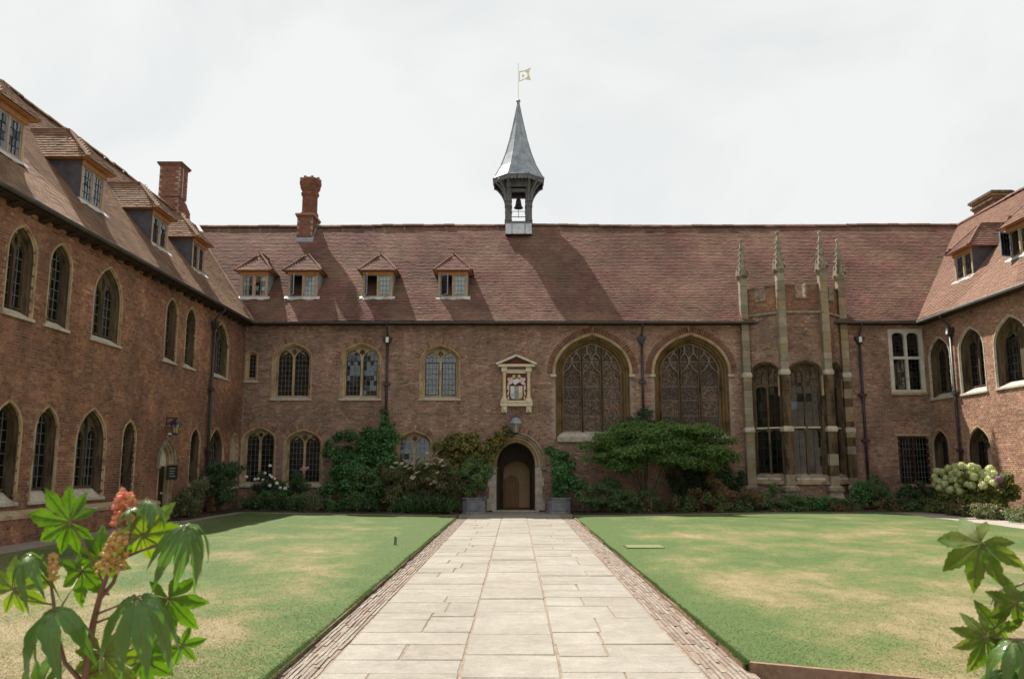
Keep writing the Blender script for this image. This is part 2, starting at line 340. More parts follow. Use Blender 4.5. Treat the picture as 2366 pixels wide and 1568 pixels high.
# lawn material: straw patches over green, greener along the path edge
def lawn_mat(name, blades):
    m = bpy.data.materials.new(name)
    m.use_nodes = True
    nt = m.node_tree
    b = nt.nodes['Principled BSDF']
    g = nt.nodes.new('ShaderNodeNewGeometry')
    pos = g.outputs['Position']
    big = noise(nt, pos, 0.30, 3, 0.55, (0.9, 0.75, 1))
    mid = noise(nt, pos, 1.2, 5, 0.65, (1, 0.6, 1))
    fine = noise(nt, pos, 8.0, 5, 0.7, (1, 0.55, 1))
    sp = nt.nodes.new('ShaderNodeSeparateXYZ')
    nt.links.new(pos, sp.inputs[0])
    ax = math_n(nt, 'ABSOLUTE', sp.outputs['X'])
    # watered margin beside the path and far half keep greener
    e = nt.nodes.new('ShaderNodeMapRange')
    e.inputs['From Min'].default_value = 1.9
    e.inputs['From Max'].default_value = 2.9
    e.inputs['To Min'].default_value = 0.32
    e.inputs['To Max'].default_value = 0.0
    nt.links.new(ax, e.inputs['Value'])
    fy = nt.nodes.new('ShaderNodeMapRange')
    fy.inputs['From Min'].default_value = -24.0
    fy.inputs['From Max'].default_value = -4.0
    fy.inputs['To Min'].default_value = 0.10
    fy.inputs['To Max'].default_value = -0.17
    nt.links.new(sp.outputs['Y'], fy.inputs['Value'])
    v = math_n(nt, 'ADD', math_n(nt, 'MULTIPLY', big, 0.9), math_n(nt, 'MULTIPLY', mid, 0.75))
    v = math_n(nt, 'ADD', v, math_n(nt, 'MULTIPLY', fine, 0.45))
    v = math_n(nt, 'SUBTRACT', math_n(nt, 'ADD', v, fy.outputs[0]), e.outputs[0])
    mr = nt.nodes.new('ShaderNodeMapRange')
    mr.inputs['From Min'].default_value = 0.88
    mr.inputs['From Max'].default_value = 1.27
    nt.links.new(v, mr.inputs['Value'])
    col = ramp(nt, [(0.073, 0.110, 0.037), (0.096, 0.128, 0.045), (0.133, 0.141, 0.058), (0.19, 0.163, 0.084), (0.235, 0.195, 0.114)], mr.outputs[0])
    if blades:
        f2 = ramp(nt, [(0.85, 0.86, 0.8), (1.5, 1.45, 1.3)], g.outputs['Random Per Island'])
    else:
        f2 = ramp(nt, [(0.68, 0.70, 0.66), (1.28, 1.25, 1.2)], noise(nt, pos, 80, 3, 0.6, (1, .8, 1), 0, 1))
    col = mixc(nt, col, f2, 1.0, 'MULTIPLY')
    nt.links.new(col, b.inputs['Base Color'])
    b.inputs['Roughness'].default_value = 0.85
    b.inputs['Specular IOR Level'].default_value = 0.15
    if blades:
        tr_ = nt.nodes.new('ShaderNodeBsdfTranslucent')
        nt.links.new(col, tr_.inputs['Color'])
        ms_ = nt.nodes.new('ShaderNodeMixShader')
        ms_.inputs[0].default_value = 0.5
        nt.links.new(b.outputs[0], ms_.inputs[1])
        nt.links.new(tr_.outputs[0], ms_.inputs[2])
        nt.links.new(ms_.outputs[0], nt.nodes['Material Output'].inputs['Surface'])
    if not blades:
        bp = nt.nodes.new('ShaderNodeBump')
        bp.inputs['Strength'].default_value = 0.35
        bp.inputs['Distance'].default_value = 0.02
        nt.links.new(noise(nt, pos, 60, 4, 0.7), bp.inputs['Height'])
        nt.links.new(bp.outputs[0], b.inputs['Normal'])
    return m


MT['lawn'] = lawn_mat('lawn_turf', False)
MT['blade'] = lawn_mat('grass_blades', True)


# stained and leaded hall glass: dark panes with a lace of small pieces
def stained(name):
    m = bpy.data.materials.new(name)
    m.use_nodes = True
    nt = m.node_tree
    b = nt.nodes['Principled BSDF']
    g = nt.nodes.new('ShaderNodeNewGeometry')
    vo = nt.nodes.new('ShaderNodeTexVoronoi')
    vo.inputs['Scale'].default_value = 19
    nt.links.new(g.outputs['Position'], vo.inputs['Vector'])
    c = ramp(nt, [(0.02, 0.012, 0.012), (0.07, 0.048, 0.036), (0.03, 0.02, 0.018), (0.17, 0.13, 0.09), (0.045, 0.03, 0.025)], math_n(nt, 'FRACT', math_n(nt, 'MULTIPLY', vo.outputs['Color'], 3.3)))
    v2 = nt.nodes.new('ShaderNodeTexVoronoi')
    v2.feature = 'DISTANCE_TO_EDGE'
    v2.inputs['Scale'].default_value = 19
    nt.links.new(g.outputs['Position'], v2.inputs['Vector'])
    e = math_n(nt, 'LESS_THAN', v2.outputs['Distance'], 0.06)
    c = mixc(nt, c, (0.17, 0.135, 0.105), e)
    oi = nt.nodes.new('ShaderNodeObjectInfo')
    c = mixc(nt, c, ramp(nt, [(0.7, 0.7, 0.75), (1.6, 1.45, 1.3)], oi.outputs['Random']), 1.0, 'MULTIPLY')
    nt.links.new(c, b.inputs['Base Color'])
    b.inputs['Roughness'].default_value = 0.4
    b.inputs['Specular IOR Level'].default_value = 0.12
    bp = nt.nodes.new('ShaderNodeBump')
    bp.inputs['Strength'].default_value = 0.25
    nt.links.new(vo.outputs['Distance'], bp.inputs['Height'])
    nt.links.new(bp.outputs[0], b.inputs['Normal'])
    return m


MT['stained'] = stained('stained_glass')


# ------------------------------------------------------------------ object helpers
def tag(o, label=None, cat=None, group=None, kind=None):
    if label:
        o['label'] = label
    if cat:
        o['category'] = cat
    if group:
        o['group'] = group
    if kind:
        o['kind'] = kind
    return o


def empty(name, loc=(0, 0, 0), rz=0.0, parent=None):
    o = bpy.data.objects.new(name, None)
    COL.objects.link(o)
    o.location = loc
    o.rotation_euler = (0, 0, rz)
    o.parent = parent
    o.empty_display_size = 0.2
    return o


def put(name, me, mat=None, parent=None, matrix=None, kind=None):
    o = bpy.data.objects.new(name, me)
    COL.objects.link(o)
    if mat and not me.materials:
        me.materials.append(MT[mat])
    o.parent = parent
    if matrix is not None:
        o.matrix_local = matrix
    if kind:
        o['kind'] = kind
    return o


class MB:
    """collects verts and faces, then becomes one mesh object"""
    def __init__(s, T=None):
        s.v = []
        s.f = []
        s.T = T

    def add(s, vs, fs):
        n = len(s.v)
        s.v += [tuple(p) for p in vs]
        s.f += [tuple(i + n for i in f) for f in fs]
        return s

    def box(s, x0, x1, y0, y1, z0, z1):
        return s.add([(x0, y0, z0), (x1, y0, z0), (x1, y1, z0), (x0, y1, z0), (x0, y0, z1), (x1, y0, z1), (x1, y1, z1), (x0, y1, z1)],
                     [(3, 2, 1, 0), (4, 5, 6, 7), (0, 1, 5, 4), (1, 2, 6, 5), (2, 3, 7, 6), (3, 0, 4, 7)])

    def bar(s, a, b, w, h=None):
        """square bar between two points"""
        a, b = Vector(a), Vector(b)
        h = h or w
        d = (b - a).normalized()
        u = d.cross(Vector((0, 0, 1)))
        if u.length < 1e-3:
            u = Vector((1, 0, 0))
        u.normalize()
        w2 = d.cross(u)
        q = []
        for p in (a, b):
            for i, j in ((-1, -1), (1, -1), (1, 1), (-1, 1)):
                q.append(p + u * (i * w / 2) + w2 * (j * h / 2))
        return s.add(q, [(3, 2, 1, 0), (4, 5, 6, 7), (0, 1, 5, 4), (1, 2, 6, 5), (2, 3, 7, 6), (3, 0, 4, 7)])

    def tube(s, pts, r, n=8, cap=True):
        pts = [Vector(p) for p in pts]
        k = len(pts)
        rs = r if isinstance(r, (list, tuple)) else [r] * k
        rings = []
        prev = None
        for i, p in enumerate(pts):
            d = (pts[min(i + 1, k - 1)] - pts[max(i - 1, 0)]).normalized()
            u = prev - d * prev.dot(d) if prev is not None else d.orthogonal()
            u.normalize()
            prev = u
            w = d.cross(u)
            rings.append([p + (u * math.cos(2 * math.pi * j / n) + w * math.sin(2 * math.pi * j / n)) * rs[i] for j in range(n)])
        s.loft(rings, True)
        if cap:
            b = len(s.v) - k * n
            s.f.append(tuple(range(b + n - 1, b - 1, -1)))
            s.f.append(tuple(range(len(s.v) - n, len(s.v))))
        return s

    def lathe(s, c, prof, n=16, ph=0.0, sx=1, sy=1):
        rings = [[(c[0] + r * sx * math.cos(2 * math.pi * j / n + ph), c[1] + r * sy * math.sin(2 * math.pi * j / n + ph), c[2] + z) for j in range(n)] for r, z in prof]
        return s.loft(rings, True)

    def loft(s, rings, closed):
        n = len(rings[0])
        b = len(s.v)
        for r in rings:
            s.v += [tuple(p) for p in r]
        for i in range(len(rings) - 1):
            for j in range(n if closed else n - 1):
                k = (j + 1) % n
                s.f.append((b + i * n + j, b + i * n + k, b + (i + 1) * n + k, b + (i + 1) * n + j))
        return s

    def plate(s, outer, holes, y0, y1, back=False, sides=True):
        """flat plate in the x-z plane with openings, front at y0, edges going back to y1"""
        loops = [outer] + list(holes)
        flat = [p for l in loops for p in l]
        tris = tessellate_polygon([[Vector((p[0], p[1], 0)) for p in l] for l in loops])
        b = len(s.v)
        s.v += [(p[0], y0, p[1]) for p in flat]
        s.f += [tuple(b + i for i in t) for t in tris]
        if sides or back:
            b2 = len(s.v)
            s.v += [(p[0], y1, p[1]) for p in flat]
            if back:
                s.f += [tuple(b2 + i for i in reversed(t)) for t in tris]
            if sides:
                o = 0
                for l in loops:
                    k = len(l)
                    for i in range(k):
                        j = (i + 1) % k
                        s.f.append((b + o + i, b + o + j, b2 + o + j, b2 + o + i))
                    o += k
        return s

    def prism(s, poly, y0, y1):
        return s.plate(poly, [], y0, y1, back=True)

    def mesh(s, name, smooth=False):
        me = bpy.data.meshes.new(name)
        v = s.v
        if s.T is not None:
            v = [tuple(s.T @ Vector(p)) for p in v]
        me.from_pydata(v, [], s.f)
        if smooth:
            me.polygons.foreach_set('use_smooth', np.ones(len(me.polygons), dtype=bool))
        me.update()
        return me

    def build(s, name, mat, parent=None, smooth=False, kind=None):
        return put(name, s.mesh(name, smooth), mat, parent, None, kind)


def np_mesh(name, V, F):
    """V (n,3) float, F (m,k) int with k 3 or 4"""
    me = bpy.data.meshes.new(name)
    V = np.asarray(V, np.float32)
    F = np.asarray(F, np.int32)
    k = F.shape[1]
    me.vertices.add(len(V))
    me.vertices.foreach_set('co', V.ravel())
    me.loops.add(F.size)
    me.loops.foreach_set('vertex_index', F.ravel())
    me.polygons.add(len(F))
    me.polygons.foreach_set('loop_start', np.arange(0, F.size, k, dtype=np.int32))
    me.polygons.foreach_set('use_smooth', np.zeros(len(F), dtype=bool))
    me.update(calc_edges=True)
    return me


BOXF = np.array([(3, 2, 1, 0), (4, 5, 6, 7), (0, 1, 5, 4), (1, 2, 6, 5), (2, 3, 7, 6), (3, 0, 4, 7)])
BOXS = np.array([(-1, -1, -1), (1, -1, -1), (1, 1, -1), (-1, 1, -1), (-1, -1, 1), (1, -1, 1), (1, 1, 1), (-1, 1, 1)], float)


def boxes_mesh(name, C, A, skip=()):
    """C centres (n,3); A half axes (n,3,3): rows are the three half axis vectors"""
    n = len(C)
    V = C[:, None, :] + np.einsum('kj,njd->nkd', BOXS, A)
    fs = np.array([f for i, f in enumerate(BOXF) if i not in skip])
    F = fs[None] + (np.arange(n) * 8)[:, None, None]
    return np_mesh(name, V.reshape(-1, 3), F.reshape(-1, 4))


def inside(P, poly):
    """vectorised point in polygon"""
    x, y = P[:, 0], P[:, 1]
    r = np.zeros(len(P), bool)
    k = len(poly)
    for i in range(k):
        x1, y1 = poly[i]
        x2, y2 = poly[(i + 1) % k]
        if y1 == y2:
            continue
        c = ((y1 > y) != (y2 > y)) & (x < (x2 - x1) * (y - y1) / (y2 - y1) + x1)
        r ^= c
    return r


def clip(subj, cl):
    """clip polygon SUBJ by convex polygon CL"""
    a = sum(cl[i][0] * cl[(i + 1) % len(cl)][1] - cl[(i + 1) % len(cl)][0] * cl[i][1] for i in range(len(cl)))
    if a < 0:
        cl = cl[::-1]
    out = list(subj)
    for i in range(len(cl)):
        p, q = cl[i], cl[(i + 1) % len(cl)]
        if abs(p[0] - q[0]) + abs(p[1] - q[1]) < 1e-9:
            continue
        inp, out = out, []
        side = lambda t: (q[0] - p[0]) * (t[1] - p[1]) - (q[1] - p[1]) * (t[0] - p[0])
        for j in range(len(inp)):
            c, d = inp[j], inp[(j + 1) % len(inp)]
            sc, sd = side(c), side(d)
            if sc >= 0:
                out.append(c)
            if (sc >= 0) != (sd >= 0):
                t = sc / (sc - sd)
                out.append((c[0] + (d[0] - c[0]) * t, c[1] + (d[1] - c[1]) * t))
        if len(out) < 3:
            return []
    res = []
    for p in out:
        if not res or abs(p[0] - res[-1][0]) + abs(p[1] - res[-1][1]) > 1e-4:
            res.append(p)
    if len(res) > 2 and abs(res[0][0] - res[-1][0]) + abs(res[0][1] - res[-1][1]) < 1e-4:
        res.pop()
    return res if len(res) > 2 else []


def area(p):
    return abs(sum(p[i][0] * p[(i + 1) % len(p)][1] - p[(i + 1) % len(p)][0] * p[i][1] for i in range(len(p)))) / 2


def arch(cx, a, z0, zs, rise, n=9, k1=0.58, k2=0.5, k3=0.84):
    """outline of a pointed arch from bottom left over the apex to bottom right"""
    L = []
    for i in range(n + 1):
        t = i / n
        b0, b1, b2, b3 = (1 - t) ** 3, 3 * t * (1 - t) ** 2, 3 * t * t * (1 - t), t ** 3
        L.append((a * (b0 + b1 + b2 * k2), zs + rise * (b1 * k1 + b2 * k3 + b3)))
    left = [(cx - x, z) for x, z in L]
    right = [(cx + x, z) for x, z in reversed(L[:-1])]
    return [(cx - a, z0)] + left + right + [(cx + a, z0)]


def frame_world(p):
    """is a world point inside the photograph's view (with a small margin)"""
    v = Vector(p) - CAM
    m = cam.rotation_euler.to_matrix()
    q = m.transposed() @ v
    if q.z > -0.1:
        return False
    f = 1900
    return abs(q.x / -q.z * f) < 1170 and abs(q.y / -q.z * f) < 775


# ------------------------------------------------------------------ the three ranges
EAVE_Y, EAVE_Z, RIDGE_Y, RIDGE_Z = -0.35, 7.07, 3.75, 12.0
SL = math.hypot(RIDGE_Y - EAVE_Y, RIDGE_Z - EAVE_Z)
CS, SN = (RIDGE_Y - EAVE_Y) / SL, (RIDGE_Z - EAVE_Z) / SL


def roof_z(y):
    return EAVE_Z + (y - EAVE_Y) * SN / CS


hall = tag(empty('hall_building'), 'brown brick hall with red tiled roof, bell turret and arched central doorway', 'building', 'ranges of the brick court')
left = tag(empty('brick_building', (-10.3, 0, 0), R(90)), 'shaded brick building with lichen-brown roof and tall lancet windows along the left of the lawn', 'building', 'ranges of the brick court')
right = tag(empty('brick_building', (15.55, 0, 0), R(-90)), 'sunlit brick building with pale orange roof behind the hydrangeas on the right', 'building', 'ranges of the brick court')
HOLES = {id(hall): [], id(left): [], id(right): []}
SKIPS = {id(hall): [], id(left): [], id(right): []}
UNIT = {}


def unit_mesh(mat):
    if mat not in UNIT:
        m = MB().box(-1, 1, -1, 1, -1, 1).mesh('unit_piece')
        m.materials.append(MT[mat])
        UNIT[mat] = m
    return UNIT[mat]


def piece(name, mat, parent, c, ax):
    """shared unit box placed by centre and half-axis vectors"""
    M4 = Matrix(((ax[0][0], ax[1][0], ax[2][0], c[0]), (ax[0][1], ax[1][1], ax[2][1], c[1]), (ax[0][2], ax[1][2], ax[2][2], c[2]), (0, 0, 0, 1)))
    o = bpy.data.objects.new(name, unit_mesh(mat))
    COL.objects.link(o)
    o.parent = parent
    o.matrix_local = M4
    return o


def interior(parent, outline, y0, T=None, depth=1.3, mat='interior'):
    b = MB(T)
    n = len(outline)
    v = [(p[0], y0, p[1]) for p in outline] + [(p[0], y0 + depth, p[1]) for p in outline]
    f = [(i, (i + 1) % n, n + (i + 1) % n, n + i) for i in range(n)] + [tuple(range(n, 2 * n))]
    b.add(v, f).build('room_recess', mat, parent)


def quarries(parent, outline, y, cw, ch, T=None, mat='glass', tilt=0.02, lead='leading', lw=0.011, name='pane', skipfn=None):
    xs = [p[0] for p in outline]
    zs = [p[1] for p in outline]
    x0, x1, z0, z1 = min(xs), max(xs), min(zs), max(zs)
    nx = max(1, round((x1 - x0) / cw))
    nz = max(1, round((z1 - z0) / ch))
    dx, dz = (x1 - x0) / nx, (z1 - z0) / nz
    g = 0.003
    for i in range(nx):
        for j in range(nz):
            r = [(x0 + i * dx + g, z0 + j * dz + g), (x0 + (i + 1) * dx - g, z0 + j * dz + g), (x0 + (i + 1) * dx - g, z0 + (j + 1) * dz - g), (x0 + i * dx + g, z0 + (j + 1) * dz - g)]
            p = clip(r, outline)
            if not p or area(p) < 0.0012:
                continue
            b = MB(T)
            b.prism(p, y, y + 0.004)
            tx, tz = random.gauss(0, tilt), random.gauss(0, tilt)
            mx_, mz_ = x0 + (i + .5) * dx, z0 + (j + .5) * dz
            b.v = [(q[0], q[1] + (q[0] - mx_) * tx + (q[2] - mz_) * tz, q[2]) for q in b.v]
            b.build(name, mat, parent)
    if lead:
        b = MB(T)
        for i in range(1, nx):
            x = x0 + i * dx
            p = clip([(x - lw / 2, z0), (x + lw / 2, z0), (x + lw / 2, z1), (x - lw / 2, z1)], outline)
            if p:
                b.prism(p, y - 0.012, y + 0.012)
        for j in range(1, nz):
            z = z0 + j * dz
            p = clip([(x0, z - lw / 2), (x1, z - lw / 2), (x1, z + lw / 2), (x0, z + lw / 2)], outline)
            if p:
                b.prism(p, y - 0.013, y + 0.011)
        if b.f:
            b.build('leading', lead, parent)


def voussoirs(rg, parent, cx, a, zs, rise, w, mat, step=0.085, y=-0.014, z_from=None, arch_kw={}):
    """radial bricks standing on the arch line"""
    o = arch(cx, a, zs, zs, rise, 24, **arch_kw)[1:-1]
    pts = [Vector((p[0], 0, p[1])) for p in o]
    d = [0]
    for i in range(1, len(pts)):
        d.append(d[-1] + (pts[i] - pts[i - 1]).length)
    n = int(d[-1] / step)
    for k in range(n):
        s = (k + 0.5) * d[-1] / n
        i = max(j for j in range(len(d)) if d[j] <= s)
        i = min(i, len(pts) - 2)
        t = (pts[i + 1] - pts[i]).normalized()
        c = pts[i] + t * (s - d[i])
        nrm = Vector((-t.z, 0, t.x))
        if nrm.dot(c - Vector((cx, 0, zs - 0.3))) < 0:
            nrm = -nrm
        ww = w * random.uniform(0.93, 1.05)
        c = c + nrm * ww / 2
        piece('arch_brick', mat, parent, (c.x, y + 0.03 + random.uniform(-.003, .003), c.z), (nrm * ww / 2, Vector((0, 0.03, 0)), t * (d[-1] / n / 2 - 0.007)))


def window(rg, cx, a, z0, apex, rf=0.42, sw=0.15, depth=0.22, lights=2, mat='stone', cell=(0.15, 0.2), glass='glass', lead='leading',
           curtain=None, name='window', sillmat='stone_pale', vous=None, sill_out=0.07, sill_h=0.16, room=True, blank=False, casement=False, rise=None, reveal='stone'):
    """stone arched window set into wall RG: surround > tracery, sill, panes, leading"""
    rise = rise if rise else a * rf * 2
    zs = apex - rise
    prof = [(-0.0, 0.03), (0.0, -0.022), (0.045, -0.022), (0.06, 0.02), (sw * 0.55, 0.03), (sw * 0.62, depth * 0.45), (sw * .85, depth * .55), (sw, depth * 0.95), (sw + 0.005, depth + 0.14)]
    rings = []
    for ins, y in prof:
        rings.append([(p[0], y, p[1]) for p in arch(cx, a - ins, z0 + 0.02, zs, rise - ins * 1.05)])
    w = MB().loft(rings[:5], False).build(name, mat, rg)
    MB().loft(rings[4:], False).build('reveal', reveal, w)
    HOLES[id(rg)].append(arch(cx, a - 0.03, z0 + 0.03, zs, rise - 0.03, 7))
    SKIPS[id(rg)].append(arch(cx, a - 0.02, z0, zs, rise - 0.02, 7))
    ai, ri = a - sw, rise - sw * 1.05
    zb = z0 + sill_h
    io = arch(cx, ai + 0.004, zb, zs, ri + 0.004)
    # sill
    b = MB()
    e = 0.03
    b.add([(cx - a - e, -sill_out, z0 - 0.01), (cx + a + e, -sill_out, z0 - 0.01), (cx + a + e, -sill_out, z0 + 0.05), (cx - a - e, -sill_out, z0 + 0.05),
           (cx - ai - 0.02, depth + 0.1, zb + 0.02), (cx + ai + 0.02, depth + 0.1, zb + 0.02), (cx - ai - 0.02, depth + 0.1, z0 - 0.01), (cx + ai + 0.02, depth + 0.1, z0 - 0.01),
           (cx - a - e, 0.02, z0 + 0.075), (cx + a + e, 0.02, z0 + 0.075), (cx - a - e, 0.02, z0 - 0.01), (cx + a + e, 0.02, z0 - 0.01)],
          [(0, 1, 2, 3), (3, 2, 9, 8), (8, 9, 5, 4), (0, 3, 8, 10), (1, 11, 9, 2), (10, 8, 4, 6), (11, 7, 5, 9), (0, 10, 11, 1)])
    b.build('sill', sillmat, w)
    yt = depth
    if blank:
        MB().prism(io, yt, yt + 0.05).build('blank_panel', 'stone_pale', w)
        return w
    L = []
    fr = 0.035
    if lights == 1:
        L.append(arch(cx, ai - fr, zb + fr, zs, ri - fr))
    else:
        mw = 0.085
        lw = (2 * ai - 2 * fr - mw) / 2
        for s in (-1, 1):
            c2 = cx + s * (mw / 2 + lw / 2)
            hz = zs + (ri - fr) * 0.12
            L.append(arch(c2, lw / 2, zb + fr, hz - lw * 0.05, lw * 0.62, 6))
        ey = [(cx, zs + ri * 0.34), (cx - lw * 0.22, zs + ri * 0.6), (cx - lw * 0.1, zs + ri * 0.78), (cx, zs + ri * 0.86), (cx + lw * 0.1, zs + ri * 0.78), (cx + lw * 0.22, zs + ri * 0.6)]
    holes = list(L)
    if lights == 2:
        holes.append(ey)
        for s in (-1, 1):
            c2 = cx + s * (lw * 0.55)
            q = clip([(c2 - lw * .18 * s, zs + ri * .62), (c2, zs + ri * .50), (c2 + lw * .22 * s, zs + ri * .40), (c2 + lw * .12 * s, zs + ri * .58)], arch(cx, ai - 0.05, zb, zs, ri - 0.05))
            if q:
                holes.append(q)
    MB().plate(io, holes, yt, yt + 0.1, sides=True).build('tracery', reveal, w)
    for o in L:
        quarries(w, o, yt + 0.06, cell[0], cell[1], None, glass, 0.022, lead)
        if casement:
            xs = [p[0] for p in o]
            x0, x1 = min(xs), max(xs)
            zt = zs - 0.02
            MB().plate([(x0, zb + fr), (x1, zb + fr), (x1, zt), (x0, zt)], [[(x0 + .035, zb + fr + .035), (x1 - .035, zb + fr + .035), (x1 - .035, zt - .035), (x0 + .035, zt - .035)]], yt + 0.035, yt + 0.075, back=True).build('casement', 'iron', w)
    if lights == 2:
        MB().prism(clip([(p[0], p[1]) for p in arch(cx, ai, zb, zs + ri * .3, ri * .7)], arch(cx, ai, zs + ri * .3, zs, ri)) or io, yt + 0.075, yt + 0.085).build('head_glazing', 'stained', w)
    if curtain:
        for o, fr_ in zip(L, curtain):
            if not fr_:
                continue
            xs = [p[0] for p in o]
            x0, x1 = min(xs), max(xs)
            a0, a1, zt = fr_
            b = MB()
            n = 16
            rows = []
            for z in (zb + fr, zs - 0.05 if zt is None else zt):
                rows.append([(x0 + (x1 - x0) * (a0 + (a1 - a0) * i / n), yt + 0.085 + 0.008 * math.sin(i * 1.9), z) for i in range(n + 1)])
            b.loft(rows, False).build('curtain', 'curtain', w)
    if room:
        interior(w, io, yt + 0.1)
    if vous:
        voussoirs(rg, w, cx, a + 0.012, zs, rise + 0.01, vous[1], vous[0])
        SKIPS[id(rg)].append(arch(cx, a + vous[1], zs, zs, rise + vous[1], 7))
    return w


# ---- hall windows: upper two-light
window(hall, -8.48, 0.77, 4.12, 6.33, vous=('brick_buff', 0.2), glass='glass_dark', name='window', lead='leading_pale')
window(hall, -5.87, 0.78, 4.12, 6.33, vous=('brick_buff', 0.2), glass='glass_dark', casement=True, lead='leading_pale')
w3 = window(hall, -2.86, 0.77, 4.12, 6.25, vous=('brick_buff', 0.2), casement=True, curtain=((0.0, 1.0, None), (0.0, 1.0, None)))
tag(w3, 'arched window with white curtains drawn across both lights')
# lower
window(hall, -9.62, 0.66, 0.9, 3.13, vous=('brick_buff', 0.2), glass='glass_dark', lead='leading_pale', sw=0.13)
window(hall, -7.94, 0.74, 0.9, 3.05, vous=('brick_buff', 0.2), glass='glass_dark', lead='leading_pale', sw=0.13)
window(hall, -3.80, 0.70, 0.9, 3.0, vous=('brick_buff', 0.2), glass='glass_dark', lead='leading_pale', sw=0.13)
window(hall, -10.03, 0.255, 4.80, 6.03, rf=0.4, sw=0.10, lights=1, depth=0.12, cell=(0.11, 0.16), lead='leading_pale', glass='glass_dark')


# ---- great hall windows
def ogee(cx, w, z0, zs, h):
    L = []
    for i in range(9):
        t = i / 8
        if t < 0.55:
            u = t / 0.55
            x, z = w / 2 * (1 - 0.42 * u * u), zs + h * 0.45 * math.sin(u * math.pi / 2 * 0.9)
        else:
            u = (t - 0.55) / 0.45
            x, z = w / 2 * 0.58 * (1 - u) ** 1.5, zs + h * (0.445 + 0.555 * u ** 1.15)
        L.append((x, z))
    return [(cx - w / 2, z0)] + [(cx - x, z) for x, z in L] + [(cx + x, z) for x, z in reversed(L[:-1])] + [(cx + w / 2, z0)]


